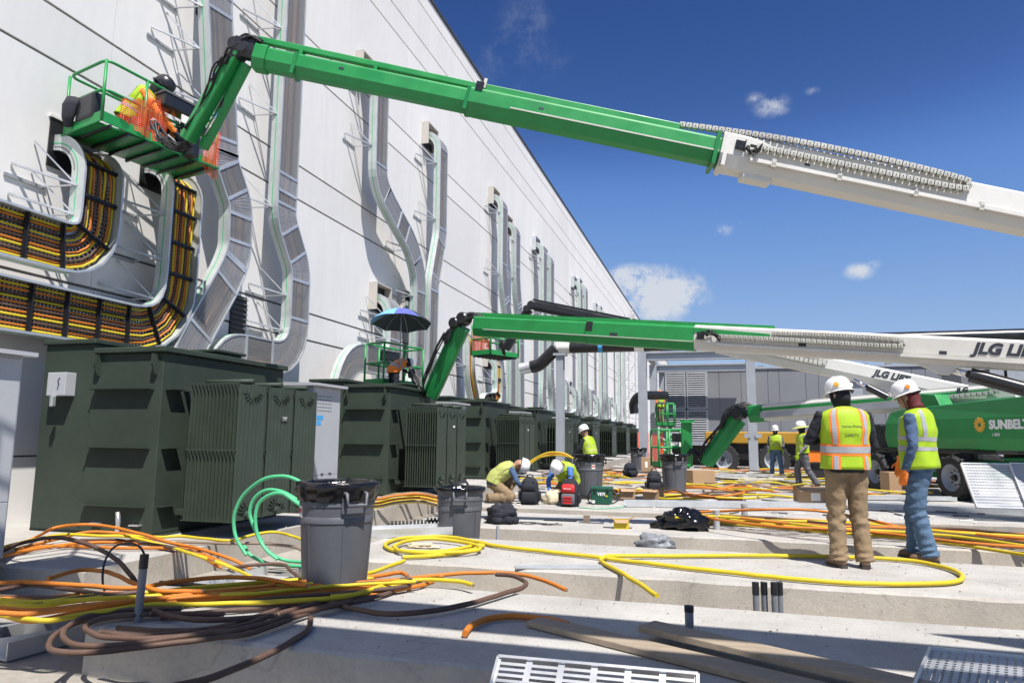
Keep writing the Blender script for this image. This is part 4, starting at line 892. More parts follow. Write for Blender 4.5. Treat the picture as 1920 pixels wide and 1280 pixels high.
# orange mesh fence
of = thing('mesh_barrier', 'orange plastic mesh barrier around the grey steel column', 'barrier', tuple(at_z(1212, 878, 0)))
q = at_z(1197, 878, 0); q2 = at_z(1243, 878, 0); m = MB(); n = 14
for i in range(n):
    a = q.lerp(q2, i / n) + V((0, .05 * math.sin(i), -.05)); b = q.lerp(q2, (i + 1) / n) + V((0, .05 * math.sin(i + 1), -.05)); m.quad(a, b, b + V((0, 0, 1.5)), a + V((0, 0, 1.5)), uv=((i * .07, 0), (i * .07 + .07, 0), (i * .07 + .07, 1.5), (i * .07, 1.5)))
m.build('netting', 'netting', of)
for p in (q, q2): MB().tube([p, p + V((0, 0, 1.5))], .02, 6).build('stake', 'mesh', of)
# far scaffold / structures
st = thing('scaffold_tower', 'pale scaffold tower against the far end of the warehouse wall', 'scaffold', (-8.2, 60, 0))
for x in (-8.6, -7.6):
    for y in (70, 73): MB().tube([(x, y, GZ), (x, y, 13.5)], .05, 6).build('standard', 'galv', st)
for k in range(7):
    z = 1 + k * 1.9
    for y in (70, 73): MB().tube([(-8.6, y, z), (-7.6, y, z)], .04, 6).build('ledger', 'galv', st)
    MB().tube([(-8.6, 70, z), (-7.6, 70, z + 1.9)], .035, 6).build('brace', 'galv', st)
for (px, w, top, lab) in ((1600, .5, 700, 'grey steel post standing behind the white boom of the black lift'), (1895, .6, 640, 'tall grey steel post at the right edge under the black pipe'), (1860, .45, 640, 'slimmer grey steel post left of the tall one at the right edge')):
    p = at_y(px, top, 30); c = thing('steel_post', lab, 'post', (p.x, 30, GZ)); hcol(c, p.x, 30, GZ, p.z, w, 'shaft'); MB().bx(p.x - w, p.x + w, 30 - w, 30 + w, p.z, p.z + .05).build('cap_plate', 'steel', c)
# ------------------------------------------------------------------ people
def finger_hand(m, w, d, side, palm_n, curl=.5, s=1.):
    """palm and five bent fingers into mesh m; w wrist, d finger direction, side towards the thumb"""
    w, d, side, pn = V(w), V(d).normalized(), V(side).normalized(), V(palm_n).normalized()
    m.etube([w - d * .02 * s, w + d * .03 * s, w + d * .075 * s, w + d * .10 * s], [(.03 * s, .02 * s), (.042 * s, .02 * s), (.044 * s, .016 * s), (.03 * s, .01 * s)], side, 12)
    for i, (o, l) in enumerate(((.032, .078), (.011, .088), (-.011, .082), (-.032, .064))):
        b = w + d * .085 * s + side * o * s; p = [b]; dd = d.copy()
        for k in range(3): dd = (dd + pn * curl * .55).normalized(); p.append(p[-1] + dd * l * s * (.42, .33, .25)[k])
        m.tube(p, [.0105 * s, .0105 * s, .0095 * s, .007 * s], 8)
    b = w + d * .028 * s + side * .035 * s; p1 = b + (side * .7 + d * .7) * .035 * s + pn * .012 * s; p2 = p1 + (side * .3 + d) * .035 * s + pn * .012 * s
    m.tube([b - side * .015 * s, b, p1, p2], [.013 * s, .013 * s, .012 * s, .009 * s], 8)
def remesh(o, vox, sm=3, disp=0., ns=.08):
    r = o.modifiers.new('remesh', 'REMESH'); r.mode = 'VOXEL'; r.voxel_size = vox; r.use_smooth_shade = True
    s = o.modifiers.new('smooth', 'SMOOTH'); s.iterations = sm; s.factor = .5
    if disp:
        tx = bpy.data.textures.get('folds%.3f' % ns) or bpy.data.textures.new('folds%.3f' % ns, 'CLOUDS'); tx.noise_scale = ns; tx.noise_depth = 2
        d = o.modifiers.new('folds', 'DISPLACE'); d.texture = tx; d.strength = disp; d.mid_level = .5
def person(label, loc, rz, J=None, near=True, hat='helm', vest='hivis', shirt='navy', legs='khaki', glove='navy', face='navy', lean=0., stripe='refl', edge='vorg', style='x', brim=False, muffs=False, s=1., boots='boot', vestless=False, headyaw=0., headpitch=0., hood='navy', long_vest=0., wd=1.06, sticker='gold'):
    t = thing('person', label, 'person', loc, rz, group='construction workers', local=True)
    D = dict(pelvis=(0, 0, .96), waist=(0, 0, 1.10), chest=(0, -.005, 1.30), sh=(0, -.01, 1.44), neck=(0, .0, 1.53), head=(0, .02, 1.66),
             hl=(-.095, 0, .94), kl=(-.11, .02, .50), al=(-.13, -.03, .09), hr=(.095, 0, .94), kr=(.11, .02, .50), ar=(.13, -.03, .09), fl=(-.15, 1, 0), fr=(.15, 1, 0),
             sl=(-.185, -.01, 1.43), el=(-.26, -.03, 1.16), wl=(-.25, .09, .92), sr=(.185, -.01, 1.43), er=(.26, -.03, 1.16), wr=(.25, .09, .92), hdl=(0, .15, -1), hdr=(0, .15, -1), rt=(1, 0, 0))
    D.update(J or {}); Q = {k: V(v) for k, v in D.items()}; RT = Q['rt']
    n = 22 if near else 14; vox = .013 if near else .022
    crown = (Q['head'] - Q['neck']).normalized()
    tp = [Q['pelvis'] - (Q['waist'] - Q['pelvis']).normalized() * .06, Q['pelvis'], Q['waist'], Q['waist'].lerp(Q['chest'], .5), Q['chest'], Q['sh'], Q['sh'].lerp(Q['neck'], .55), Q['neck']]
    tr = [(.165 * wd, .12 * wd), (.17 * wd, .125 * wd), (.16 * wd, .118 * wd), (.168 * wd, .122 * wd), (.185 * wd, .13 * wd), (.175 * wd, .105 * wd), (.095, .085), (.065, .065)]
    arms = []
    for L in 'lr':
        a, b, c = Q['s' + L], Q['e' + L], Q['w' + L]; arms.append(([a.lerp(Q['sh'], .35), a, a.lerp(b, .5), b, b.lerp(c, .4), c], [(.065, .065), (.072, .072), (.060, .060), (.050, .050), (.047, .047), (.034, .034)]))
    # body: one continuous figure under the clothes
    bd = MB(); bd.etube(tp, [(a * .9, b * .9) for a, b in tr], RT, n)
    for p, r in arms: bd.etube(p, [(a * .8, b * .8) for a, b in r], RT if abs((p[-1] - p[0]).normalized().dot(RT)) < .8 else (0, 1, 0), 10)
    for L in 'lr':
        h, k, a = Q['h' + L], Q['k' + L], Q['a' + L]; bd.etube([h, h.lerp(k, .5), k, k.lerp(a, .35), a], [(.08, .08), (.07, .07), (.05, .05), (.052, .052), (.035, .035)], RT, 10)
    # head with brow, nose, jaw, ears
    H = Q['head']; Rh = Matrix.Rotation(headyaw, 3, 'Z'); fw = Rh @ (V((0, 1, 0)) - crown * crown.y).normalized(); fw = (fw - crown * fw.dot(crown)).normalized(); rt = fw.cross(crown)
    Rp = Matrix.Rotation(headpitch, 3, rt); fw = Rp @ fw; up = Rp @ crown
    hp = lambda r, f, u: H + rt * r + fw * f + up * u
    bd.etube([Q['neck'] - crown * .05, Q['neck'], H - up * .05 - fw * .015], [(.06, .06), (.055, .058), (.056, .06)], RT, 12)
    bd.etube([hp(0, .01, -.115), hp(0, .012, -.09), hp(0, .008, -.05), hp(0, 0, .0), hp(0, -.005, .05), hp(0, -.005, .09), hp(0, -.005, .112)], [(.03, .045), (.05, .075), (.066, .09), (.074, .098), (.073, .097), (.055, .075), (.02, .03)], rt, 16)
    bd.tube([hp(0, .085, .015), hp(0, .104, -.012), hp(0, .112, -.032), hp(0, .088, -.042)], [.008, .011, .014, .008], 8); bd.tube([hp(-.022, .088, -.068), hp(0, .094, -.066), hp(.022, .088, -.068)], .007, 6)
    for sg in (-1, 1): bd.tube([hp(sg * .07, -.002, -.04), hp(sg * .082, -.012, -.01), hp(sg * .076, -.008, .022)], [.01, .014, .012], 8); bd.tube([hp(sg * .05, .082, .03), hp(sg * .015, .094, .026)], .008, 6)
    o = bd.build('body', 'skin', t, smooth=1, fix=True); remesh(o, .012 if near else .018, 2)
    for sg in (-1, 1): m = MB(); m.ell(hp(sg * .031, .088, .004), (.011, .011, .009), 8, 6); m.build('eye', 'blk', o, smooth=1)
    # shirt, trousers
    sh = MB(); sh.etube(tp[:-1], [(a + .004, b + .004) for a, b in tr[:-1]], RT, n, e=.92)
    for p, r in arms: sh.etube(p, r, RT if abs((p[-1] - p[0]).normalized().dot(RT)) < .8 else (0, 1, 0), 14)
    o = sh.build('shirt', shirt, t, smooth=1, fix=True); remesh(o, vox, 2, .022 if near else .02, .05)
    tq = MB(); tq.etube([Q['waist'].lerp(Q['pelvis'], .35), Q['pelvis'], Q['hl'].lerp(Q['hr'], .5) - (Q['waist'] - Q['pelvis']).normalized() * .06], [(.168, .128), (.18, .142), (.165, .13)], RT, n)
    for L in 'lr':
        h, k, a = Q['h' + L], Q['k' + L], Q['a' + L]; lp = crom([h + (h - k).normalized() * .03, h.lerp(k, .25), h.lerp(k, .6), k, k.lerp(a, .3), k.lerp(a, .65), k.lerp(a, .9), a - (k - a).normalized() * .03], 5); lr_ = lerps([(.108, .114), (.108, .11), (.092, .096), (.083, .087), (.080, .086), (.078, .082), (.082, .086), (.085, .093)], 5)
        b0 = len(tq.v); tq.etube(lp, lr_, RT, 24); rr_ = random.Random(len(label) + ord(L)); fs = [(rr_.uniform(0, 6), rr_.choice((1, 2, 1, -1, -2)), rr_.uniform(1.1, 2.2)) for _ in range(4)]
        for i_, c_ in enumerate(lp):                      # cloth folds wrapping the leg, strongest at knee and ankle
            zz = i_ / (len(lp) - 1); am = .003 + .008 * math.exp(-((zz - .5) / .12) ** 2) + .011 * math.exp(-((zz - .93) / .12) ** 2) + .008 * math.exp(-((zz - .08) / .1) ** 2)
            for q_ in range(24):
                th = 2 * math.pi * q_ / 24; f_ = sum(math.sin(p_ + n_ * th + i_ * w_) for p_, n_, w_ in fs) / 2; v_ = tq.v[b0 + i_ * 24 + q_]; tq.v[b0 + i_ * 24 + q_] = v_ + (v_ - c_).normalized() * am * f_
    o = tq.build('trousers', legs, t, smooth=1, fix=True); remesh(o, vox * .85, 1, .014 if near else .02, .05)
    bl = MB(); c = Q['waist'].lerp(Q['pelvis'], .3); ax = (Q['waist'] - Q['pelvis']).normalized(); bl.etube([c - ax * .02, c + ax * .02], [(.178, .137), (.176, .135)], RT, n); bl.build('belt', 'blk', t, smooth=2)
    for L in 'lr':                                     # boots
        a = Q['a' + L]; f = Q['f' + L]; f = V((f.x, f.y, 0)).normalized(); z0 = a.z - .09; b = MB(); sd = f.cross(V((0, 0, 1)))
        g = lambda q, z: V((a.x, a.y, z0)) + f * q + V((0, 0, z))
        b.etube([g(-.085, .05), g(-.06, .055), g(0, .06), g(.08, .055), g(.145, .045), g(.18, .035)], [(.03, .03), (.042, .05), (.045, .055), (.048, .05), (.045, .038), (.025, .022)], sd, 12); b.etube([g(-.02, .06), g(-.015, .15), g(-.012, .17)], [(.047, .055), (.05, .056), (.048, .054)], sd, 12)
        o = b.build('boot', boots, t, smooth=1, fix=True); remesh(o, .011, 3)
        m = MB(); m.poly([g(-.09, 0) - sd * .032, g(-.09, 0) + sd * .032, g(.06, 0) + sd * .05, g(.15, 0) + sd * .045, g(.19, 0) + sd * .02, g(.19, 0) - sd * .02, g(.15, 0) - sd * .045, g(.06, 0) - sd * .05], (0, 0, .026)); m.build('sole', 'sole', o, fix=True)
    for L, hd, sg in (('l', Q['hdl'], 1), ('r', Q['hdr'], -1)):
        m = MB(); w = Q['w' + L]; d = hd.normalized(); side = V((0, 1, 0)) - d * d.y
        if side.length < .2: side = V((sg * 1., 0, .3)) - d * (sg * d.x + .3 * d.z)
        finger_hand(m, w, d, side, V((sg, 0, 0)) - d * (sg * d.x), .45, .98); m.etube([w - d * .06, w + d * .02], [(.038, .038), (.034, .028)], RT, 12)
        o = m.build('glove' if glove != 'skin' else 'hand', glove, t, smooth=1, fix=True); remesh(o, .0055 if near else .011, 1)
    # vest: shell over the torso, with bands
    if not vestless:
        ax = (Q['waist'] - Q['pelvis']).normalized(); vp = crom([Q['pelvis'] + ax * (.0 - long_vest), Q['waist'], Q['waist'].lerp(Q['chest'], .5), Q['chest'], Q['sh'], Q['sh'].lerp(Q['neck'], .5), Q['sh'].lerp(Q['neck'], .78)], 5)
        vr = lerps([(.208 * wd, .158 * wd), (.198 * wd, .15 * wd), (.198 * wd, .148 * wd), (.212 * wd, .154 * wd), (.212 * wd, .128 * wd), (.145 * wd, .10), (.085, .082)], 5)
        def shell(i0, i1, off, ang=None):
            m = MB(); k = 40
            def pt(i, th):
                p = vp[i]; tg = (vp[min(i + 1, len(vp) - 1)] - vp[max(i - 1, 0)]).normalized(); a = (RT - tg * RT.dot(tg)).normalized(); u = tg.cross(a); ra, rb = vr[i]; wv = 1 + .022 * math.sin(5 * th + i * .5) * (1 - i / len(vp)) + .012 * math.sin(9 * th - i * .9)
                c_, q_ = math.cos(th), math.sin(th); c_ = math.copysign(abs(c_) ** .9, c_); q_ = math.copysign(abs(q_) ** .9, q_); return p + a * c_ * (ra * wv + off) + u * q_ * (rb * wv + off)
            a0, a1 = ang or (0, 2 * math.pi); k = max(3, int(40 * (a1 - a0) / 6.28))
            for i in range(i0, i1 + 1):
                for q in range(k + 1): m.v.append(pt(i, a0 + (a1 - a0) * q / k))
            for i in range(i1 - i0):
                for q in range(k): m.f.append([i * (k + 1) + q, i * (k + 1) + q + 1, (i + 1) * (k + 1) + q + 1, (i + 1) * (k + 1) + q])
            return m
        v = shell(0, len(vp) - 1, 0).build('vest', vest, t, smooth=1); so_ = v.modifiers.new('thick', 'SOLIDIFY'); so_.thickness = .006; so_.offset = 1
        e2 = .0085; back = -math.pi / 2
        def band(i0, i1, ang=None, w=.07):
            if edge: b = shell(i0, i1, e2, ang); b.build('edging', edge, v, smooth=1)
            return
        if style == 'x':                               # orange-edged silver: one waist band, two braces
            shell(4, 9, e2).build('orange_edging', edge, v, smooth=1); shell(5, 8, e2 + .003).build('reflective_band', stripe, v, smooth=1)
            for c_ in (back - .62, back + .62, -back - .62, -back + .62):
                shell(0, 4, e2, (c_ - .2, c_ + .2)).build('orange_edging', edge, v, smooth=1); shell(9, 27, e2, (c_ - .2, c_ + .2)).build('orange_edging', edge, v, smooth=1)
                shell(0, 4, e2 + .003, (c_ - .1, c_ + .1)).build('reflective_band', stripe, v, smooth=1); shell(9, 27, e2 + .003, (c_ - .1, c_ + .1)).build('reflective_band', stripe, v, smooth=1)
        else:                                          # plain grey double waist band and braces
            shell(5, 7, e2).build('reflective_band', stripe, v, smooth=1); shell(10, 12, e2).build('reflective_band', stripe, v, smooth=1)
            for c_ in (back - .85, back + .85, -back - .7, -back + .7): shell(12, 27, e2, (c_ - .13, c_ + .13)).build('reflective_band', stripe, v, smooth=1)
        t['vest_name'] = v.name
    # balaclava or hood, helmet
    if hood:
        m = MB(); m.etube([Q['neck'] - crown * .03, Q['neck'] + crown * .02, hp(0, .0, -.09), hp(0, -.004, -.03), hp(0, -.006, .03), hp(0, -.008, .07)], [(.09, .09), (.075, .078), (.075, .088 if face != 'skin' else .07), (.083, .107 if face != 'skin' else .09), (.082, .106 if face != 'skin' else .09), (.06, .08)], rt, 16); o = m.build('face_covering', hood, t, smooth=1)
        if face == 'skin':
            for v_ in o.data.vertices: pass
            o.location = tuple(-fw * .028)
    if hat:
        m = MB(); prof = [(1.0, .0), (1.0, .03), (.985, .06), (.93, .095), (.80, .125), (.55, .148), (.25, .158), (.0, .16)]; c = hp(0, 0, .035); b = len(m.v); nn = 28
        for r, z in prof:
            for k in range(nn): th = 2 * math.pi * k / nn; m.v.append(c + rt * math.cos(th) * r * .112 + fw * math.sin(th) * r * .138 + up * (z * 1.02 + (.012 * math.sin(th) if z == 0 else 0)))
        for i in range(len(prof) - 1):
            for k in range(nn): k2 = (k + 1) % nn; m.f.append([i * nn + k, i * nn + k2, (i + 1) * nn + k2, (i + 1) * nn + k])
        h = m.build('helmet', hat, t, smooth=1); so_ = h.modifiers.new('thick', 'SOLIDIFY'); so_.thickness = .006
        m = MB(); b0 = 0
        for r, z in ((1.0, .004), (1.16, -.006), (1.165, -.012), (1.0, -.006)):
            for k in range(nn):
                th = 2 * math.pi * k / nn; q = (r - 1) * (1.1 if math.sin(th) > .3 else .5) + 1 if not brim else (r - 1) * 5 + 1; m.v.append(c + rt * math.cos(th) * q * .114 + fw * math.sin(th) * q * .14 + up * (z - (.02 if brim and r > 1.1 else 0)))
        for i in range(3):
            for k in range(nn): k2 = (k + 1) % nn; m.f.append([i * nn + k, i * nn + k2, (i + 1) * nn + k2, (i + 1) * nn + k])
        m.build('brim', hat if not brim else 'hivisold', h, smooth=2)
        for sg in (-1, 1): m = MB(); m.tube([hp(sg * .09, .03, .03), hp(sg * .085, .03, -.06), hp(sg * .04, .05, -.125)], .005, 5); m.build('chin_strap', 'blk', h)
        m = MB(); m.tube([hp(x * .11, -.115 * math.sqrt(max(0, 1 - x * x)) - .025, .02) for x in (-.9, -.5, 0, .5, .9)], .012, 6); m.build('ratchet_band', 'blk', h)
        if near:
            for sg in (-1, 1): m = MB(); m.tube([c + rt * sg * .03 - fw * .1 + up * .125, c + rt * sg * .03 + up * .165, c + rt * sg * .03 + fw * .1 + up * .125], .006, 5); m.build('helmet_ridge', hat, h, smooth=1)
            for sg in (-1, 1): m = MB(); d = (rt * sg * .9 - fw * .5).normalized(); p = c + rt * sg * .096 - fw * .075 + up * .055; m.lathe(p, [(0, .018), (.024, .016), (.026, 0)], 14, axis=d); m.build('sticker', sticker if sg < 0 else 'paper', h)
    t.scale = (s, s, s); return t
# the two foreground workers
P1 = person('worker seen from behind in orange-striped yellow vest and khaki trousers', (1.24, 7.88, 0), math.radians(12), dict(
    al=(-.12, -.02, .09), ar=(.115, -.05, .09), kl=(-.105, .03, .51), kr=(.10, .01, .51), hl=(-.09, 0, .95), hr=(.095, 0, .95), fl=(-.25, 1, 0), fr=(.35, 1, 0), sl=(-.21, 0, 1.46), sr=(.21, 0, 1.46), sh=(0, -.01, 1.46), neck=(0, .01, 1.555), head=(-.01, .035, 1.665), chest=(0, -.01, 1.32),
    el=(-.335, .05, 1.20), wl=(-.12, .26, 1.22), er=(.30, .05, 1.17), wr=(.08, .27, 1.18), hdl=(1, .2, .1), hdr=(-1, .2, .2)), headyaw=.5, s=1.02, long_vest=.02, wd=1.10)
P2 = person('worker in blue denim sleeves, jeans and grey-striped vest, orange glove hanging', (2.06, 8.50, 0), math.radians(62), dict(
    al=(-.10, -.06, .09), ar=(.11, .12, .09), kl=(-.10, .03, .52), kr=(.10, .12, .52), hl=(-.09, 0, .98), hr=(.095, 0, .98), fl=(-.2, 1, 0), fr=(.2, 1, 0), pelvis=(0, 0, 1.0), waist=(0, .01, 1.14), chest=(0, .0, 1.36), sh=(0, .0, 1.50), neck=(0, .03, 1.595), head=(0, .075, 1.71), sl=(-.20, .01, 1.49), sr=(.20, .01, 1.49),
    el=(-.275, -.02, 1.19), wl=(-.25, .08, .93), er=(.27, .1, 1.22), wr=(.18, .24, 1.02), hdl=(0, .25, -1)), style='g', shirt='denim', legs='jean', glove='vorg', face='skin', hood='maroon', sticker='vorg', headyaw=-.05, s=1.0, long_vest=.05, wd=1.12)
def back_text(P, body, x, z, size, bold=0.):
    o = text(body, P, (x, -.21, z), (1, 0, 0), (0, 0, 1), size, 'lett', bold=0., depth=0.)
    sw = o.modifiers.new('print', 'SHRINKWRAP'); sw.target = bpy.data.objects[P['vest_name']]; sw.wrap_method = 'PROJECT'; sw.use_project_z = True; sw.use_project_x = sw.use_project_y = False; sw.use_negative_direction = True; sw.use_positive_direction = True; sw.offset = .003
back_text(P1, 'Harley-Moling', -.085, 1.345, .034, .0006); back_text(P1, 'SAFETY', -.06, 1.255, .040, .0008)
# mid-ground
person('worker facing the camera in a white helmet, open yellow vest and light jeans', (1.90, 25.7, 0), math.radians(172), near=False, shirt='shade', legs='jean', glove='hivis', style='g', stripe='hivisold', edge=None, s=.93, J=dict(kl=(-.14, .02, .5), kr=(.14, .02, .5), al=(-.17, 0, .09), ar=(.17, 0, .09)))
person('worker walking left in wide-brimmed helmet, checked sleeves and dark trousers', (2.20, 20.6, -.05), math.radians(100), near=False, shirt='plaid', legs='shade', glove='hivis', style='g', brim=True, s=.97, stripe='hivisold', edge=None, J=dict(kl=(-.10, -.08, .52), al=(-.12, -.30, .14), kr=(.1, .14, .52), ar=(.12, .10, .09), wl=(-.22, .2, .92)))
person('worker in dark sleeves and yellow vest leaning behind a grey bin', (-3.05, 17.6, -.18), math.radians(70), near=False, shirt='navy', legs='navy', face='skin', hood=None, style='g', stripe='hivisold', edge=None, s=.97, J=dict(chest=(0, .06, 1.29), sh=(0, .09, 1.42), neck=(0, .12, 1.50), head=(0, .17, 1.62), sl=(-.185, .08, 1.41), sr=(.185, .08, 1.41), el=(-.25, .18, 1.17), wl=(-.2, .38, 1.02), er=(.25, .18, 1.17), wr=(.2, .38, 1.02)))
kneelJ = dict(pelvis=(0, -.15, .36), waist=(0, -.10, .47), chest=(0, .06, .60), sh=(0, .17, .66), neck=(0, .26, .69), head=(0, .36, .72), hl=(-.10, -.12, .34), hr=(.10, -.12, .34), kl=(-.17, .24, .40), al=(-.15, .02, .09), kr=(.17, .2, .12), ar=(.15, -.22, .10), sl=(-.18, .18, .64), sr=(.18, .18, .64), el=(-.24, .30, .40), wl=(-.12, .46, .22), er=(.24, .30, .40), wr=(.12, .46, .22), hdl=(.2, .7, -.6), hdr=(-.2, .7, -.6))
person('crouching worker in khaki trousers, bent right over cables beside the black backpack', (-4.02, 13.2, 0), math.radians(-72), kneelJ, near=False, shirt='denim', legs='khaki', vest='hivisold', glove='skin', face='skin', hood=None, style='g', stripe='hivisold', edge=None, headpitch=-.5)
person('crouching worker bent towards the camera behind the red backpack', (-2.86, 13.75, 0), math.radians(165), kneelJ, near=False, shirt='blue', legs='khaki', glove='skin', face='skin', hood=None, style='g', stripe='hivisold', edge=None, headpitch=-.9)
ba = bN + fa * .45 + fb * .5
person('worker in the highest basket wearing a black full-face welding helmet', (ba.x, ba.y, bN.z + .02), math.radians(-60), dict(kneelJ, head=(0, .20, .88), neck=(0, .12, .80), sh=(0, .06, .74), chest=(0, 0, .62), sl=(-.18, .06, .72), sr=(.18, .06, .72)), near=False, hat='bb', shirt='vorg', vest='hivis', face='navy', hood='bb', legs='navy', style='g', edge=None, s=1.22)
ub = at_d(735, 700, 17.0)
person('worker bending in the basket under the umbrella', (ub.x + .05, ub.y, ub.z - .75), math.radians(-30), near=False, legs='navy', shirt='navy', style='g', edge='vorg', vest='vorg', s=.8, J=dict(chest=(0, .2, 1.22), sh=(0, .32, 1.28), neck=(0, .42, 1.28), head=(0, .5, 1.30), sl=(-.18, .32, 1.26), sr=(.18, .32, 1.26), el=(-.22, .5, 1.1), er=(.22, .5, 1.1), wl=(-.15, .65, 1.0), wr=(.15, .65, 1.0)))
fq = at_y(1239, 800, 33.5)
person('tiny far worker standing on the green lift platform by the louvres', (fq.x, 33.5, q.z if False else at_y(1231, 797, 33.0).z), math.radians(40), near=False, style='g', edge='vorg', vest='hivis', hat='vorg', shirt='vorg', s=.88)
# ------------------------------------------------------------------ umbrella
um = thing('umbrella', 'blue and grey umbrella opened over the green work basket', 'umbrella', tuple(at_d(752, 690, 17.0)))
uc = at_d(752, 607, 17.0); R0 = .75; H0 = .36
tilt = Matrix.Rotation(-.16, 3, V((.96, .277, 0)))
for k in range(8):
    m = MB(); nr = 6; na = 5; a0 = 2 * math.pi * k / 8 + .2; a1 = a0 + 2 * math.pi / 8
    for i in range(nr + 1):
        r = i / nr
        for j in range(na + 1):
            u = j / na; th = a0 + (a1 - a0) * u; e = 4 * u * (1 - u); rr = R0 * r * (1 - .06 * e * r); z = H0 * (1 - r ** 1.9) - .05 * 0 + .03 * e * r
            m.v.append(uc + tilt @ V((rr * math.cos(th), rr * math.sin(th), z)))
    for i in range(nr):
        for j in range(na): m.f.append([i * (na + 1) + j, i * (na + 1) + j + 1, (i + 1) * (na + 1) + j + 1, (i + 1) * (na + 1) + j])
    m.build('canopy_panel', ('umb3', 'umb3', 'umb3', 'umb3', 'umb1', 'umb1', 'umb2', 'umb3')[k], um, smooth=1)
    m = MB(); m.tube([uc + tilt @ V((0, 0, H0 - .02)), uc + tilt @ V((R0 * .6 * math.cos(a0), R0 * .6 * math.sin(a0), H0 * .58)), uc + tilt @ V((R0 * math.cos(a0), R0 * math.sin(a0), -.005))], .008, 5); m.build('rib', 'steel', um)
m = MB(); m.tube([uc + V((0, 0, H0 + .08)), uc + V((0, 0, -1.0))], .016, 8); m.build('pole', 'steel', um, smooth=1)
# ------------------------------------------------------------------ bins
def bin_(loc, label, top=.86, r0=.255, r1=.305, liner='full', rz=0., dark=False):
    t = thing('waste_bin', label, 'bin', loc, rz, group='grey round waste bins', local=True)
    pr = [(0, .0), (r0 * .96, .0), (r0, .015)]; N = 24
    for k in range(1, 11):
        z = top * .93 * k / 10; pr.append((r0 + (r1 - r0) * k / 10, z))
    pr += [(r1 + .004, top * .935), (r1 + .022, top * .94), (r1 + .026, top * .97), (r1 + .016, top), (r1 - .005, top), (r1 - .015, top * .9), (r0 - .02, .05), (0, .04)]
    MB().lathe((0, 0, 0), pr, 40).build('body', 'can', t, smooth=2)
    for z, off in ((.68, .004), (.55, .006)):           # moulded steps
        r = r0 + (r1 - r0) * z / (top * .93); m = MB(); m.lathe((0, 0, z), [(r + .001, 0), (r + .007, .006), (r + .007, .05), (r + .001, .058)], 40); m.build('moulded_band', 'can', t, smooth=2)
    for a in range(6):
        th = a * math.pi / 3 + .3; m = MB(); m.bar((math.cos(th) * (r0 + .004), math.sin(th) * (r0 + .004), .03), (math.cos(th) * (r1 - .012), math.sin(th) * (r1 - .012), .54), .02, .01, (math.cos(th), math.sin(th), 0)); m.build('rib', 'can', t)
    for sg in (1, -1):                                  # handles
        y = -sg * (r1 - .005); h = MB(); h.tube([(-.085, y, .80), (-.085, y - sg * .055, .79), (-.08, y - sg * .06, .70), (.08, y - sg * .06, .70), (.085, y - sg * .055, .79), (.085, y, .80)], .016, 8); h.build('handle', 'can', t, smooth=1); h = MB(); h.box((0, y + sg * .008, .71), (.2, .03, .16)); h.build('handle_recess', 'can', t, bevel=.008)
    th = -3.3; m = MB(); d = V((math.cos(th), math.sin(th), 0)); R = Matrix((V((-d.y, d.x, 0)), d, V((0, 0, 1)))).transposed(); m.box(d * (r1 - .012) + V((0, 0, .64)), (.07, .012, .09), R); l = m.build('label', 'paper', t); m = MB(); m.box(d * (r1 - .010) + V((0, 0, .645)), (.055, .012, .035), R); m.build('label_print', 'red', l)
    if liner:
        rr = random.Random(int(loc[0] * 100)); ph = [rr.uniform(0, 6) for _ in range(6)]
        w = lambda i, th: (.0035 * math.sin(5 * th + ph[0] + i * 2.1) + .004 * math.sin(11 * th + ph[1] - i * 2.3) + .003 * math.sin(29 * th + ph[2] + 2 * i) + .002 * math.sin(47 * th + ph[3] + 3 * i)) * (1.1 if i < 6 else 1.6)
        ln = [(r1 + .010, top - .135 if liner == 'full' else top - .05), (r1 + .018, top - .11 if liner == 'full' else top - .045), (r1 + .016, top - .085 if liner == 'full' else top - .04), (r1 + .030, top - .055 if liner == 'full' else top - .035), (r1 + .034, top - .02), (r1 + .032, top + .010), (r1 + .005, top + .016), (r1 - .04, top - .01), (r1 - .06, top - .18), (.1, top - .22), (0, top - .21)]
        MB().lathe((0, 0, 0), ln, 120, wob=w).build('bag_liner', 'bag', t, smooth=1)
    return t
bin_((-3.04, 5.33, 0), 'nearest grey waste bin with a shiny black liner and square handle', rz=.95)
p = at_y(863, 1008, 9.05); bin_((-3.33, 9.05, -.27), 'grey waste bin with ragged liner, sunk between two pads behind the nearest bin', top=.84, liner='low', rz=.35)
bin_((-2.66, 15.2, 0), 'grey waste bin with red label, standing right of the crouching workers', top=.88, rz=2.2)
p = at_z(1265, 922, 0); bin_((p.x, p.y, 0), 'dark bin draped in a black bag in front of the green basket', top=.86, rz=.4)
p = at_z(1197, 882, 0); bin_((p.x, p.y, 0), 'small far dark bin beside the orange mesh barrier', top=.86, rz=.4)
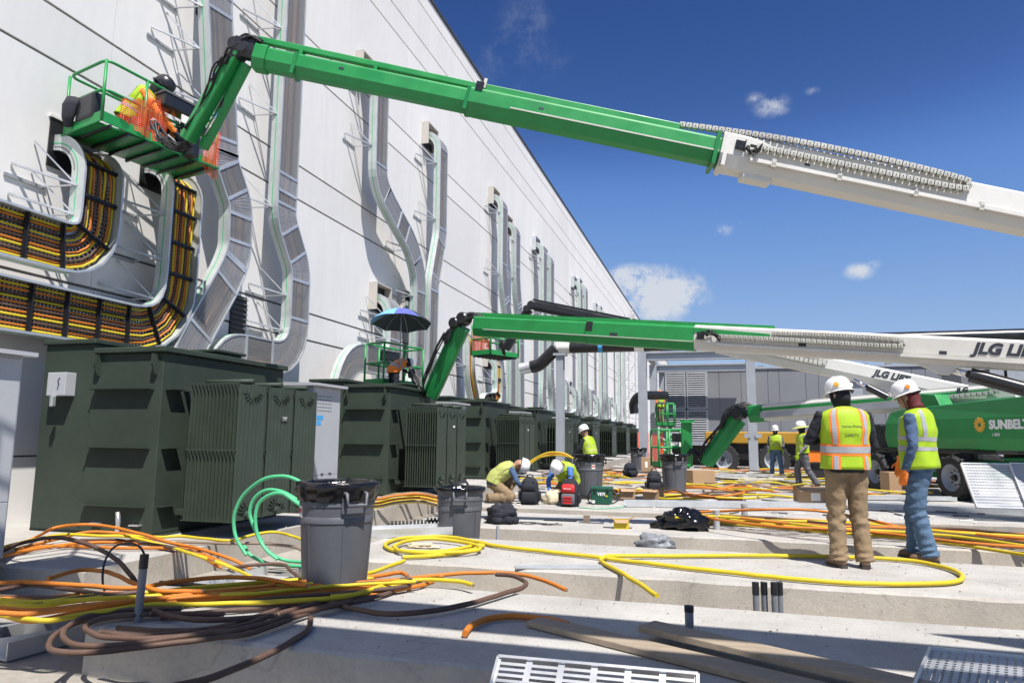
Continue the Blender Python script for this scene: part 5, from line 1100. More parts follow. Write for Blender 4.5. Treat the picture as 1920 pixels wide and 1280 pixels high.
# ------------------------------------------------------------------ cables on the pads
def px(pts, z=.03, y=None):
    out = []
    for p in pts:
        if len(p) == 2: out.append(at_z(p[0], p[1], z) if y is None else at_y(p[0], p[1], y))
        elif len(p) == 3: out.append(at_z(*p))
        else: out.append(at_y(p[0], p[1], p[2]))
    return out
def bundle(label, cabs, r=.017, group='cables lying on the pads', one=False):
    c0 = cabs[0][1][0]; t = thing('cable_bundle', label, 'cables', tuple(c0), group=group)
    from mathutils import noise
    for k, (mat, pts, *rr) in enumerate(cabs):
        q = crom(pts, 7); rad = rr[0] if rr else r
        for i in range(1, len(q) - 1): q[i] = q[i] + V((noise.noise(q[i] * 5 + V((k, 0, 0))), noise.noise(q[i] * 5 + V((0, k, 7))), noise.noise(q[i] * 5 + V((3, 0, k))) * .5)) * .009
        c = MB().tube(q, rad, 10).build('cable', mat, t, smooth=2)
        if q[-1].y < 9:
            d = (q[-1] - q[-2]).normalized(); MB().tube([q[-1], q[-1] + d * .012], rad * .62, 8).build('cut_end', 'tan', c)
    return t
fg = [('yel', px([(-60, 1128), (0, 1131), (60, 1137), (130, 1128), (200, 1118), (280, 1112), (350, 1103), (480, 1092), (600, 1083), (690, 1074), (758, 1051)], .08)),
      ('yel', px([(-60, 1152), (0, 1152), (80, 1163), (140, 1155), (200, 1145), (280, 1133), (380, 1132), (480, 1129), (560, 1125), (650, 1117), (735, 1093), (800, 1086), (860, 1090), (887, 1096)], .07)),
      ('org', px([(-60, 1146), (0, 1149), (50, 1150), (120, 1142), (200, 1132), (280, 1123), (380, 1111), (480, 1100), (560, 1091), (700, 1080), (748, 1072), (764, 1079)], .10)),
      ('org', px([(-60, 1140), (0, 1152), (60, 1164), (130, 1151), (220, 1137), (340, 1125), (480, 1118), (600, 1110), (700, 1093), (820, 1078), (900, 1073), (960, 1075), (1010, 1084), (1062, 1105)], .05)),
      ('org', px([(-60, 1096), (0, 1092), (40, 1090), (100, 1093), (170, 1098), (250, 1102), (320, 1091), (400, 1082), (480, 1083), (575, 1098)], .13)),
      ('org', px([(90, 1084), (150, 1069), (200, 1072), (250, 1092), (300, 1107), (380, 1108)], .12)),
      ('org', px([(560, 1102), (640, 1105), (700, 1098), (760, 1090), (800, 1080), (830, 1080)], .04)),
      ('yel', px([(620, 1118), (680, 1112), (740, 1098), (790, 1088)], .05)),
      ('brn', px([(-60, 1118), (0, 1105), (60, 1097), (130, 1105), (200, 1113), (260, 1110)], .10)),
      ('brn', px([(480, 1125), (560, 1118), (640, 1112), (700, 1106), (760, 1098), (772, 1090)], .06)),
      ('brn', px([(300, 1158), (380, 1148), (480, 1140), (600, 1130), (700, 1118), (735, 1108), (733, 1098)], .03)),
      ('org', px([(640, 1122), (720, 1110), (790, 1097), (812, 1090)], .03))]
rq = random.Random(21)
for k in range(9):
    o = rq.uniform(-13, 13); o2 = rq.uniform(-13, 13); zz = rq.uniform(.02, .09)
    fg.append((('org', 'brn', 'yel', 'brn', 'tan')[k % 5], px([(-60, 1125 + o), (60, 1132 + o + rq.uniform(-5, 5)), (180, 1122 + o * .7 + rq.uniform(-7, 7)), (320, 1116 + o * .4 + rq.uniform(-6, 6)), (460, 1112 + o2 * .5 + rq.uniform(-5, 5)), (600, 1102 + o2 * .7), (700 + rq.uniform(-40, 80), 1092 + o2 * .8)], zz), .013 if k % 2 else .016))
bundle('thick sheaf of yellow, orange and brown cables sweeping across the left foreground pad', fg)
bundle('coil of dusty brown cables at the front left corner of the foreground pad', [
    ('brn', px([(700, 1122), (600, 1142), (480, 1183), (400, 1195), (280, 1210), (180, 1222), (115, 1222), (92, 1210), (110, 1185), (150, 1165), (230, 1152), (330, 1150), (420, 1150)], .04)),
    ('brn', px([(660, 1126), (560, 1148), (460, 1178), (360, 1190), (240, 1207), (150, 1210), (118, 1195), (125, 1175), (165, 1155), (240, 1143), (340, 1140)], .06)),
    ('brn', px([(620, 1122), (520, 1150), (420, 1180), (300, 1195), (205, 1194), (164, 1182), (166, 1170), (200, 1158), (280, 1150)], .05)),
    ('brn', px([(560, 1128), (440, 1168), (330, 1186), (240, 1190), (190, 1184)], .03)), ('brn', px([(440, 1172), (380, 1180), (300, 1182), (220, 1176)], .03)),
    ('brn', px([(582, 1158), (576, 1182), (540, 1205), (490, 1232), (430, 1256), (375, 1276), (300, 1292)], .02), .019)])
bundle('dark cable looping from the left edge across the foreground pad in a wide hook', [
    ('brn', [at_y(-60, 1062, 5.6), at_y(0, 1035, 5.5), at_y(40, 1018, 5.4), at_y(100, 1007, 5.3), at_y(160, 1018, 5.1), at_y(210, 1043, 4.95), at_y(245, 1078, 4.8), at_y(262, 1110, 4.75)] + px([(285, 1142), (340, 1158), (420, 1162), (520, 1152)], .05), .019),
    ('brn', px([(300, 1092), (400, 1100), (500, 1112), (600, 1126), (660, 1140), (730, 1150), (800, 1146), (870, 1133), (940, 1114), (986, 1096), (966, 1080), (930, 1076)], .04), .019)])
bundle('thin dark wire curling out of the grey conduit stub at left', [('blk', [at_y(272, 1040, 4.9), at_y(262, 1024, 4.9), at_y(240, 1018, 4.9), at_y(212, 1026, 4.9), at_y(194, 1060, 4.8), at_y(194, 1100, 4.7), at_y(215, 1140, 4.6), at_y(250, 1168, 4.5), at_y(290, 1172, 4.5)], .009)])
bundle('orange, yellow and brown cables draped over the pad edge in front of the nearest transformer', [
    ('org', px([(-40, 1040), (30, 1022), (67, 1007), (100, 990, .22), (150, 983, .22), (200, 986, .2), (260, 999, .16), (320, 1016, .1), (380, 1030, .06), (430, 1046, .0), (470, 1066, -.1)], .06)),
    ('yel', px([(-40, 1038), (20, 1022), (60, 1012), (120, 1002, .12), (180, 1004, .12), (240, 1006, .1), (300, 1020), (360, 1038), (420, 1058, -.02), (470, 1080, -.15)], .05)),
    ('yel', px([(230, 1004), (300, 1006), (340, 1005), (390, 1010), (435, 1013), (480, 1001, .1), (515, 997, .12), (550, 1005, .05), (590, 1020)], .05)),
    ('org', px([(30, 1030), (100, 1012), (160, 998, .1), (210, 998, .1), (260, 1005), (330, 1020), (400, 1046, .0), (440, 1066, -.1)], .04)),
    ('org', px([(30, 1036), (80, 1024), (140, 1024), (220, 1027), (300, 1027), (350, 1030), (400, 1050)], .03)), ('org', px([(-20, 1050), (60, 1030), (150, 1018), (230, 1017), (310, 1024), (370, 1040), (415, 1064, -.1)], .03)),
    ('brn', px([(150, 1012), (230, 1012), (300, 1022), (360, 1034), (410, 1052, -.05), (440, 1068, -.1)], .05)), ('tan', px([(330, 1015), (420, 1018), (500, 1019), (560, 1028), (575, 1050)], .03)), ('brn', px([(430, 1064), (480, 1058), (530, 1058), (548, 1072), (580, 1098)], -.05))])
g3 = lambda pts, y: [at_y(a, b, y) for a, b in pts]
bundle('loops of pale green hose standing against the nearest transformer fins', [
    ('hose', g3([(462, 1040), (445, 1012), (438, 975), (450, 938), (472, 912), (500, 896), (530, 892), (556, 899), (585, 918)], 6.9), .020),
    ('hose', g3([(490, 1012), (475, 985), (468, 960), (476, 935), (498, 919), (525, 920), (555, 935), (590, 960)], 6.85), .020), ('hose', g3([(520, 1048), (500, 1030), (484, 1005), (478, 975), (485, 945), (505, 928), (530, 925), (560, 945), (590, 962)], 6.8), .020),
    ('hose', px([(455, 1020, .0), (470, 1040, -.1), (500, 1055, -.2), (540, 1060, -.22), (580, 1062, -.2)]), .02), ('hose', px([(490, 1012), (505, 1035, -.1), (535, 1050, -.2), (580, 1054, -.2)]), .02)])
coil = [(1232, 1116, -.02), (1180, 1082, .02), (1145, 1062), (1126, 1050), (1132, 1044, .05), (1150, 1042, .04), (1250, 1042), (1400, 1041), (1560, 1043), (1690, 1049), (1770, 1062), (1803, 1078), (1790, 1090), (1720, 1094), (1600, 1093), (1500, 1086), (1400, 1076), (1270, 1062), (1145, 1047), (1040, 1035), (940, 1024), (890, 1014), (840, 1006), (790, 1006), (745, 1010), (722, 1020), (735, 1030), (780, 1034), (840, 1032), (890, 1022), (905, 1024), (860, 1036), (800, 1042), (755, 1044)]
bundle('single bright yellow cable in a long oval around the workers\' feet', [('yel', px(coil, .03), .021), ('yel', px([(738, 1024), (765, 1013), (820, 1010), (880, 1018), (900, 1028), (870, 1034), (800, 1036), (750, 1032), (738, 1024)], .05), .021)])
bundle('short cut end of orange cable lying on the shaded foreground pad', [('org', px([(872, 1187), (885, 1172), (920, 1158), (970, 1155), (1020, 1160), (1066, 1170)], .03), .021)])
rr = random.Random(4); c3 = []
for k in range(26):
    o = rr.uniform(-1, 1); o2 = rr.uniform(-1, 1); ph = rr.uniform(0, 6); pts = []
    for i, (a, b) in enumerate(((1265, 968), (1350, 970), (1450, 978), (1560, 986), (1680, 994), (1800, 1003), (1930, 1014), (2060, 1026))):
        sp = (.25 + i * .13) * 14; pts.append((a + (rr.uniform(0, 60) if i == 0 else 0), b + (o * (1 - i / 9) + o2 * i / 9) * sp + 2.5 * math.sin(ph + i * 1.9), .03 + .05 * (k % 4)))
    c3.append((['yel', 'org', 'org', 'brn', 'org', 'yel'][k % 6], px(pts), .018))
c3.append(('org', px([(1260, 962, .05), (1340, 958, .12), (1430, 955, .2), (1520, 956, .2), (1600, 968, .15), (1700, 990, .1), (1800, 1008, .06)]), .02)); c3.append(('yel', px([(1270, 976), (1400, 984), (1560, 998), (1720, 1010), (1860, 1030), (1990, 1050)], .03), .02))
bundle('broad bed of orange, yellow and brown cables on the pad behind the standing workers', c3)
c4 = []
for k in range(13):
    o = rr.uniform(-9, 9); z = .02 + .03 * (k % 3); hgt = rr.uniform(0, .18); c4.append((['yel', 'org', 'tan', 'yel', 'yel'][k % 5], px([(650 + rr.uniform(-30, 20), 938 + o * .6, z), (700, 942 + o, z + hgt * .4), (745, 934 + o, z + hgt), (790, 932 + o, z + hgt), (830, 940 + o, z), (900, 944 + o * .5, z)]), .02))
bundle('heap of yellow and orange cables behind the two nearest bins', c4)
bundle('orange and yellow cables arching up in front of the fourth transformer', [(c, g3([(985 + d, 872), (1005 + d, 858), (1030 + d, 848 + e), (1058 + d, 850 + e), (1078, 862), (1092, 874)], 17.), .022) for c, d, e in (('yel', 0, 0), ('org', 3, 3), ('yel', 6, 5))])
for nm, (x0, x1, y0, y1), n, cols in (('tangle of yellow cables on the far pads left of the steel column', (-5.2, -2.6, 17.5, 27), 26, ['yel', 'org', 'tan']), ('tangle of orange and yellow cables spread in front of the mid-ground workers', (-1.3, 4.5, 17.2, 21.5), 26, ['yel', 'org', 'yel', 'tan']), ('far streaks of orange cable lying before the dark void under the enclosure', (-1.5, 6.5, 22.5, 30), 24, ['org', 'yel', 'brn']), ('loose yellow cables on the pad behind the cooler', (-2.6, .6, 14.6, 17.2), 12, ['yel', 'org', 'brn'])):
    cs = []
    for k in range(n):
        x, y = rr.uniform(x0, x1), rr.uniform(y0, y1); l = rr.uniform(.5, 1.5); a = rr.uniform(-.5, .5); cs.append((cols[k % len(cols)], [V((x + (i - 2) * l * .5 * math.cos(a) + rr.uniform(-.08, .08), y + (i - 2) * l * .5 * math.sin(a) + .25 * math.sin(i * 1.3 + k), .025 + abs(rr.gauss(0, .05)))) for i in range(5)], .022))
    bundle(nm, cs)
# ------------------------------------------------------------------ conduit stubs
def stub(label, x, y, z0, z1, r=.03, cap=True, lean=(0, 0), mat='pvc', group='grey conduit stubs'):
    t = thing('conduit_stub', label, 'conduit', (x, y, z0), group=group); d = V((lean[0], lean[1], 0)); MB().tube([V((x, y, z0)), V((x, y, z1)) + d], r, 14).build('pipe', mat, t, smooth=2)
    if cap: a = V((x, y, z0)).lerp(V((x, y, z1)) + d, .80); MB().tube([a, V((x, y, z1)) + d * 1.02 + V((0, 0, .004))], r * 1.1, 14).build('tape_cap', 'blk' if mat == 'pvc' else 'refl', t, smooth=2)
    return t
a, b = at_z(258, 1166, 0), at_y(271, 1040, at_z(258, 1166, 0).y); stub('tall leaning grey conduit stub among the cables at left', a.x, a.y, 0, b.z, .026, True, (b.x - a.x, 0))
a = at_z(1293, 1187, 0); b = at_y(1292, 1136, a.y); stub('short grey conduit stub between the two planks', a.x, a.y, 0, b.z, .028)
for i, (x_, lab) in enumerate(((1418, 'leftmost of the four conduit stubs in the pad notch'), (1434, 'second of the four conduit stubs in the pad notch'), (1453, 'third of the four conduit stubs in the pad notch'), (1463, 'rightmost of the four conduit stubs in the pad notch'))):
    a = at_y(x_, 1140, 6.0 + .05 * (i % 2)); b = at_y(x_, 1092, a.y); stub(lab, a.x, a.y, GZ, b.z, .024)
a = at_z(1344, 992, 0); stub('conduit stub wrapped in tape beside the black rubbish bag', a.x, a.y, 0, .26, .045, mat='refl', cap=False); a = at_z(1396, 968, 0); stub('taped conduit stub among the cables behind the black rubbish bag', a.x, a.y, 0, .2, .05, mat='refl', cap=True)
a = at_y(929, 1010, 9.2); stub('thin conduit rising beside the black jacket pad', a.x, 9.3, GZ, at_y(929, 985, 9.3).z, .022, False, mat='steel')
# ------------------------------------------------------------------ planks and trays
def plank(label, a, b, w, th, z, side=1):
    a, b = V(a), V(b); d = (b - a).normalized(); n = V((-d.y, d.x, 0)) * side; t = MB(); k = 12; pts = []
    for i in range(k + 1): p = a.lerp(b, i / k); pts.append(p)
    o = MB(); R = Matrix((d, n, V((0, 0, 1)))).transposed(); o.box((a + b) / 2 + n * w / 2 + V((0, 0, z + th / 2)), ((b - a).length, w, th), R)
    return o.build('wooden_plank', 'wood', label=label, cat='plank', bevel=.006, group='planks on the foreground pad')
a, b = at_z(986, 1176, 0), at_z(1250, 1243, 0); plank('weathered plank lying left, nearer the aluminium tray', a, a + (b - a) * 2.3, .18, .04, .005)
a, b = at_z(1196, 1200, 0), at_z(1325, 1232, 0); plank('weathered plank lying right, overlapping the other plank', a, a + (b - a) * 3.6, .19, .04, .05)
def ptray(label, o, ax, ay, w, h, cells, rail=.05, mat='alu', holes=.55):
    """punched aluminium cable-tray length: two side rails and a plate with real slots"""
    o, ax, ay = V(o), V(ax).normalized(), V(ay).normalized(); nz = ax.cross(ay).normalized(); t = thing('aluminium_tray', label, 'cable tray', tuple(o), group='loose aluminium trays'); nx, ny = cells; m = MB(); dx, dy = w / nx, h / ny
    for i in range(nx):
        for j in range(ny):
            p = o + ax * i * dx + ay * j * dy; q = [p, p + ax * dx, p + ax * dx + ay * dy, p + ay * dy]; hx, hy = dx * (1 - holes) / 2, dy * (.5) / 2; r = [p + ax * hx + ay * hy, p + ax * (dx - hx) + ay * hy, p + ax * (dx - hx) + ay * (dy - hy), p + ax * hx + ay * (dy - hy)]
            for k in range(4): m.quad(q[k], q[(k + 1) % 4], r[(k + 1) % 4], r[k])
    pl = m.build('punched_plate', mat, t); pl['kind'] = 'stuff'
    for s in (0, 1):
        p = o + ay * h * s; m = MB(); m.bar(p + nz * rail * .3, p + ax * w + nz * rail * .3, .015, rail, nz); m.build('side_rail', 'alu', t)
    for s in (0, 1):
        p = o + ax * w * s; m = MB(); m.bar(p + nz * rail * .3, p + ay * h + nz * rail * .3, .015, rail, nz); m.build('end_lip', 'alu', t)
    return t
ptray('slotted aluminium tray leaning at the bottom centre edge', (-1.10, 3.60, .14), (1, .03, 0), (0, -.62, -.5), .98, .62, (6, 20), .07, mat='galvbr', holes=.80)
ptray('punched aluminium tray lying in the bottom right corner', (1.12, 4.66, .085), (1, -.10, 0), (-.35, -1, 0), 1.3, .85, (34, 18), .08, mat='galvbr', holes=.40)
for k, (x_, lab) in enumerate(((1802, 'punched aluminium tray leaning before the big right tyre'), (1893, 'punched aluminium tray at the right edge, partly cut off'))):
    a = at_y(x_, 868, 13.2); ptray(lab, (a.x, 13.2, a.z), (1, .05, 0), (.16, -.35, -1), .95, .72, (44, 15), .05, mat='galvbr', holes=.42)
def chan(label, pts, w=.3, h=.08, mat='galv', z=.0):
    a, b = V(pts[0]), V(pts[1]); t = thing('channel_tray', label, 'cable tray', tuple(a), group='loose aluminium trays'); _, s, u = fr(b - a)
    MB().bar(a + u * .006, b + u * .006, w, .008).build('base_sheet', mat, t)
    for q in (-1, 1): MB().bar(a + s * q * w / 2 + u * h / 2, b + s * q * w / 2 + u * h / 2, .008, h).build('side_rail', mat, t)
    return t
chan('long galvanised tray lying on the pad behind the cooler', (at_z(1172, 948, .01), at_z(1575, 952, .01)), .32, .1)
chan('galvanised tray lying behind the standing workers', (at_z(1600, 950, .01), at_z(1990, 968, .01)), .36, .1); chan('aluminium tray lying under the nearest bin\'s cables', (V((-4.9, 3.9, GZ + .01)), V((-4.55, 6.9, GZ + .01))), .45, .12, 'alu')
chan('second aluminium tray beside the left cables', (V((-5.4, 3.4, GZ + .01)), V((-4.2, 5.4, GZ + .01))), .4, .12, 'alu'); chan('aluminium tray edge behind the nearest bin', (at_z(680, 1005, .01), at_z(840, 998, .01)), .4, .1, 'alu')
a = at_z(975, 1071, .01); chan('thin metal plate lying on the edge of the middle pad', (at_z(966, 1063, .004), at_z(1130, 1063, .004)), .16, .012, 'galv')
for k, (x0_, y0_, x1_, y1_, lab) in enumerate(((1150, 903, 1330, 906, 'far pale strut lying left of the cardboard boxes'), (1380, 905, 1560, 907, 'far pale strut lying before the walking worker'), (1330, 892, 1480, 893, 'farthest pale strut lying behind the cardboard boxes'), (1600, 935, 1790, 938, 'pale strut lying under the lift tyres'), (1420, 930, 1500, 932, 'short pale strut left of the big cardboard box'))):
    chan(lab, (at_z(x0_, y0_, .02), at_z(x1_, y1_, .02)), .2, .08, 'alu')
# ------------------------------------------------------------------ boxes, bags and tools
def carton(label, loc, d, rz, flaps=True, mat='card', print_=False):
    t = thing('cardboard_box', label, 'box', loc, rz, group='cardboard boxes', local=True); w, l, h = d
    for s in (-1, 1):
        MB().bx(s * w / 2 - .004, s * w / 2 + .004, -l / 2, l / 2, 0, h).build('side', mat, t); MB().bx(-w / 2 + .004, w / 2 - .004, s * l / 2 - .004, s * l / 2 + .004, 0, h).build('side', mat, t)
        if flaps:
            m = MB(); m.poly([(-w / 2, s * l / 2, h), (w / 2, s * l / 2, h), (w / 2 - .02, s * (l / 2 + l * .22), h - .10 * l - .02), (-w / 2 + .02, s * (l / 2 + l * .22), h - .10 * l - .02)], (0, 0, .005)); m.build('flap', mat, t, fix=True); m = MB(); m.poly([(s * w / 2, -l / 2, h), (s * w / 2, l / 2, h), (s * (w / 2 + .10), l / 2 - .02, h + .05), (s * (w / 2 + .10), -l / 2 + .02, h + .05)], (0, 0, .005)); m.build('flap', mat, t, fix=True)
    MB().bx(-w / 2 + .004, w / 2 - .004, -l / 2 + .004, l / 2 - .004, .002, .01).build('bottom', 'cardd', t)
    if not flaps: MB().bx(-w / 2, w / 2, -l / 2, l / 2, h, h + .006).build('top', mat, t)
    if print_: MB().bx(-w * .2, w * .02, -l / 2 - .008, -l / 2 - .0045, h * .35, h * .75).build('printed_label', 'paper', t)
    return t
a = at_z(1536, 952, 0); carton('large open cardboard box beside the khaki-trousered worker', (a.x, a.y + .25, 0), (.75, .45, .36), .08, True, 'card', True)
a = at_z(1176, 934, 0); carton('small open cardboard box left of its neighbour behind the cooler', (a.x, a.y, 0), (.30, .28, .2), .2); a = at_z(1225, 935, 0); carton('small open cardboard box right of its neighbour behind the cooler', (a.x, a.y, 0), (.34, .28, .2), -.3)
a = at_z(1312, 912, 0); carton('crumpled brown carton beside the dark draped bin', (a.x, a.y, 0), (.62, .5, .42), .5, False); a = at_z(1214, 886, 0); carton('upright carton before the orange mesh barrier', (a.x, a.y, 0), (.42, .4, .55), .1, False, print_=True)
a = at_z(1680, 925, 0); carton('carton standing between the two standing workers', (a.x, a.y, 0), (.5, .4, .5), .3, False)
a = at_z(1165, 990, 0); yb = carton('small yellow-sided carton on the pad left of the black bag', (a.x, a.y, 0), (.2, .17, .12), .15, True); [c.data.materials.__setitem__(0, MATS['yel']) for c in yb.children if c.name.startswith('side')]
def blob(label, c, d, mat, cat, name, seed, amp=.25, n=40, m_=22, flat=.0, kids=()):
    """a soft crumpled thing: noise-folded closed surface resting on the ground"""
    from mathutils import noise
    mb = MB(); mb.ell((0, 0, 0), (1, 1, 1), n, m_)
    for i, p in enumerate(mb.v):
        q = p.normalized() if p.length else p; f = noise.noise(q * 1.6 + V((seed, 0, 0))) * amp + abs(noise.noise(q * 4.2 + V((0, seed, 0)))) * amp * .8 + noise.noise(q * 9 + V((0, 0, seed))) * amp * .22
        r = q * (1 + f); mb.v[i] = V((r.x * d[0], r.y * d[1], max(0, (r.z + .75) * d[2])))
    t = thing(name, label, cat, c, 0, local=True); mb.build('fabric' if mat in ('navy', 'beige') else 'film', mat, t, smooth=1); return t
a = at_z(936, 982, 0); j = blob('black jacket heaped on the pad right of the second bin', (a.x, a.y + .1, 0), (.24, .16, .15), 'navy', 'jacket', 'jacket', 3., .45); MB().tube(crom([(.2, 0, .02), (.4, -.05, .015), (.55, .05, .015), (.75, 0, .02), (.9, .05, .015)], 5), .009, 6).build('strap', 'blk', j); MB().tube(crom([(.25, .1, .02), (.5, .12, .015), (.7, -.06, .015), (.82, .12, .02)], 5), .009, 6).build('strap', 'blk', j)
a = at_z(1275, 992, 0); j = blob('shiny black rubbish bag lying on the pad in the middle', (a.x + .04, a.y, 0), (.27, .18, .15), 'bag', 'rubbish bag', 'rubbish_bag', 7.3, .5); MB().tube(crom([(-.2, 0, .07), (-.3, -.02, .08), (-.38, 0, .05), (-.42, .03, .03)], 4), [.05] * 12 + [.05], 10).build('twisted_neck', 'bag', j, smooth=1)
a = at_z(1225, 1030, 0); blob('small grey plastic bag slumped against the pad edge', (a.x, 8.56, -.02), (.2, .09, .09), 'pvc', 'bag', 'plastic_bag', 9.1, .5)
a = at_z(1036, 945, 0); blob('sand-coloured tool pouch between the two backpacks', (a.x, a.y + .05, 0), (.17, .13, .14), 'beige', 'pouch', 'tool_pouch', 5.2, .35)
a = at_z(790, 1027, 0); blob('crumpled tan work gloves inside the yellow coil', (a.x, a.y, 0), (.17, .06, .03), 'beige', 'gloves', 'work_gloves', 12.2, .6)
for (x_, y_, lab, sd, sz) in ((1175, 962, 'x', 0, 0),):
    pass
def backpack(label, loc, rz, w, h, d, main, pocket, bars=None, seed=1):
    t = thing('backpack', label, 'backpack', loc, rz, group='tool backpacks', local=True)
    m = MB(); m.etube([(0, 0, 0), (0, 0, .04), (0, 0, h * .5), (0, .02, h * .8), (0, .03, h * .96), (0, .03, h)], [(w * .46, d * .42), (w * .5, d * .5), (w * .5, d * .5), (w * .45, d * .44), (w * .3, d * .3), (w * .1, d * .1)], (1, 0, 0), 22, e=.55); m.build('main_bag', main, t, smooth=1)
    m = MB(); m.etube([(0, -d * .52, .05), (0, -d * .55, .07), (0, -d * .55, h * .42), (0, -d * .5, h * .46)], [(w * .36, d * .1), (w * .38, d * .14), (w * .38, d * .14), (w * .34, d * .08)], (1, 0, 0), 16, e=.5); m.build('lower_pocket', 'shade' if bars else main, t, smooth=1)
    m = MB(); m.etube([(0, -d * .46, h * .52), (0, -d * .5, h * .54), (0, -d * .48, h * .74), (0, -d * .38, h * .8)], [(w * .36, d * .08), (w * .38, d * .12), (w * .36, d * .12), (w * .3, d * .06)], (1, 0, 0), 16, e=.5); up_ = m.build('upper_pocket', pocket, t, smooth=1)
    if bars:
        for k in range(3): MB().box((0, -d * .71, h * (.15 + .10 * k)), (w * .5, .02, h * .055)).build('webbing', bars, t, bevel=.004)
    else:
        for k in (-1, 1): MB().bar((k * w * .28, -d * .54, .1), (k * w * .25, -d * .5, h * .85), .03, .015, (0, 1, 0)).build('strap', 'blk', t)
    m = MB(); m.tube([(-.06, .03, h * .95), (-.055, .03, h * 1.06), (0, .03, h * 1.1), (.055, .03, h * 1.06), (.06, .03, h * .95)], .013, 8); m.build('grab_handle', 'blk', t, smooth=1)
    for s in (-1, 1): m = MB(); m.etube([(s * w * .5, 0, .06), (s * w * .54, 0, .1), (s * w * .54, 0, h * .45), (s * w * .5, 0, h * .5)], [(.02, d * .25), (.035, d * .3), (.035, d * .3), (.02, d * .25)], (1, 0, 0), 12); m.build('side_pocket', 'blk', t, smooth=1)
    return t
a = at_z(990, 946, 0); backpack('black tool backpack standing on the pad edge', (a.x, a.y + .12, 0), .1, .34, .5, .26, 'navy', 'navy'); a = at_z(1066, 950, 0); rb = backpack('red and black tool backpack standing on the pad edge', (a.x, a.y + .12, 0), -.05, .33, .50, .26, 'navy', 'red', 'red'); text('Milwaukee', rb, (-.085, -.162, .315), (1, 0, 0), (0, .1, 1), .035, 'whitep', shear=.3, depth=.002)
a = at_z(1255, 922, 0); backpack('small black backpack left of the dark draped bin', (at_z(1228, 922, 0).x, at_z(1228, 922, 0).y - .2, 0), .2, .34, .5, .26, 'navy', 'navy')
a = at_z(1182, 894, 0); backpack('far black backpack lying before the far bin', (a.x, a.y, 0), .5, .4, .46, .3, 'navy', 'navy'); a = at_y(874, 900, 11.5); backpack('black tool bag standing behind the second bin', (a.x, 11.3, 0), .3, .30, .52, .26, 'bb', 'bb')
def cooler(loc, rz):
    t = thing('cooler', 'dark green hard cooler with a black shoulder strap on the pad edge', 'cooler', loc, rz, local=True); w, l, h = .40, .27, .33
    m = MB(); m.poly([(-w / 2 + .02, -l / 2 + .015, 0), (w / 2 - .02, -l / 2 + .015, 0), (w / 2, -l / 2, h * .78), (-w / 2, -l / 2, h * .78)], (0, l, 0)); m.build('tub', 'deepgreen', t, bevel=.02, fix=True); MB().bx(-w / 2 - .006, w / 2 + .006, -l / 2 - .006, l / 2 + .006, h * .785, h).build('lid', 'deepgreen', t, bevel=.02)
    for s in (-.12, .12): MB().bx(s - .018, s + .018, -l / 2 - .018, -l / 2, h * .66, h * .9).build('latch', 'blk', t, bevel=.005)
    text('YETI', t, (0, -l / 2 - .004, h * .52), (1, 0, 0), (0, 0, 1), .075, 'whitep', bold=.002, align='CENTER', depth=.002)
    m = MB(); m.tube(crom([(-w / 2 - .01, 0, h * .8), (-w / 2 - .06, -.03, h * .45), (-w / 2 - .05, -.05, .06), (-w / 2 + .0, -.06, .02)], 5), .012, 6); m.build('strap', 'blk', t, smooth=1); m = MB(); m.tube(crom([(w / 2 + .01, 0, h * .8), (w / 2 + .1, -.05, h * .4), (w / 2 + .1, -.08, .08), (w / 2 - .01, -.1, .02)], 5), .012, 6); m.build('strap', 'blk', t, smooth=1)
    MB().bx(-w / 2 + .03, -w / 2 + .08, -l / 2 - .0, -l / 2 + .02, .03, .08).build('sticker', 'paper', t); MB().lathe((.1, -l / 2 - .002, h * .5), [(0, .004), (.02, .004), (.02, 0)], 12, axis=(0, -1, 0)).build('tag', 'yel', t)
a = at_z(1127, 946, 0); cooler((a.x, a.y + .12, 0), .05)
bundle('thin green cord lying at the foot of the cooler', [('hose', px([(1085, 951), (1120, 953), (1160, 951), (1190, 946), (1230, 940)], .01), .008)])
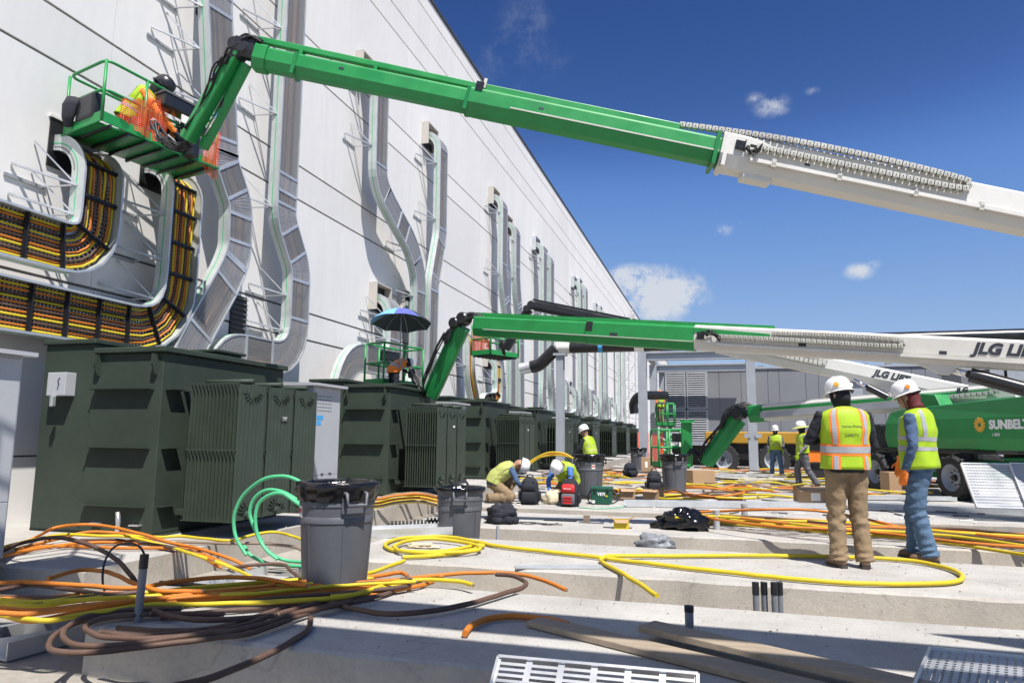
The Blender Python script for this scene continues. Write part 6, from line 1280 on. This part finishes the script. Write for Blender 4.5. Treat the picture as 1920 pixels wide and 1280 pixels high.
# cable cleats waiting on a tray behind the nearest bin
for k, (x_, y_, lab) in enumerate(((733, 980, 'short black cleat strip lying left on the tray'), (775, 978, 'black cleat strip lying in the middle on the tray'), (800, 974, 'black cleat strip lying right on the tray'))):
    a = at_z(x_, y_, .1); t = thing('cleat_strip', lab, 'cable cleats', tuple(a), group='loose cable cleat strips')
    for q in range(8): MB().tube([a + V((q * .045, q * .02, 0)), a + V((q * .045 + .03, q * .02 + .013, 0))], .028, 8).build('cleat', 'blk', t)
a = at_z(1100, 980, 0); t = thing('metal_bracket', 'small drilled metal plate standing on the pad', 'bracket', (a.x, a.y, 0)); MB().bx(a.x - .05, a.x + .05, a.y, a.y + .006, 0, .11).build('plate', 'tan', t); MB().bx(a.x - .12, a.x + .25, a.y - .03, a.y + .08, .002, .008).build('foot', 'shade', t)
a = at_z(1050, 977, 0); MB().bar(a + V((-.25, 0, .01)), a + V((.25, .02, .01)), .02, .015).build('metal_rod', 'blk', label='thin dark rod lying on the pad left of the drilled plate', cat='rod')

# ------------------------------------------------------------------ crumbs and offcuts nobody would count
rr = random.Random(77); m = MB(); m2 = MB()
for k in range(2600):
    sl_ = SLABS[rr.choice((0, 0, 0, 1, 1, 2, 3))]; x = rr.uniform(sl_[0] + .05, 5.5); y = rr.uniform(sl_[2] + .04, sl_[3] - .04); s_ = rr.choice((.004, .005, .006, .008, .012)) * rr.uniform(.7, 1.3)
    p = V((x, y, s_ * .3)); q = [p + V((rr.uniform(-1, 1), rr.uniform(-1, 1), rr.uniform(-.2, .8))) * s_ for _ in range(4)]; b = len(m.v); m.v += q; m.f += [[b, b + 1, b + 2], [b, b + 2, b + 3], [b, b + 3, b + 1], [b + 1, b + 3, b + 2]]
m.build('concrete_crumbs', 'cardd', kind='stuff')
for k in range(110):
    x = rr.uniform(-4.3, 4.5); y = rr.choice((rr.uniform(12.6, 14.4), rr.uniform(15.5, 20.2), rr.uniform(21.2, 26))); a = rr.uniform(0, 3.14); l = rr.uniform(.04, .35); d = V((math.cos(a), math.sin(a), 0)) * l / 2
    m2.bar(V((x, y, .012)) - d, V((x, y, .012)) + d, rr.uniform(.01, .03), .012)
m2.build('site_scraps', 'paper', kind='stuff')
m3 = MB()
for k in range(160):
    x = rr.uniform(-4.3, 4.5); y = rr.uniform(12.6, 27); a = rr.uniform(0, 3.14); l = rr.uniform(.1, .6); d = V((math.cos(a), math.sin(a), 0)) * l / 2; m3.bar(V((x, y, .014)) - d, V((x, y, .014)) + d, .03, .02)
m3.build('wood_and_strap_scraps', 'shade', kind='stuff')
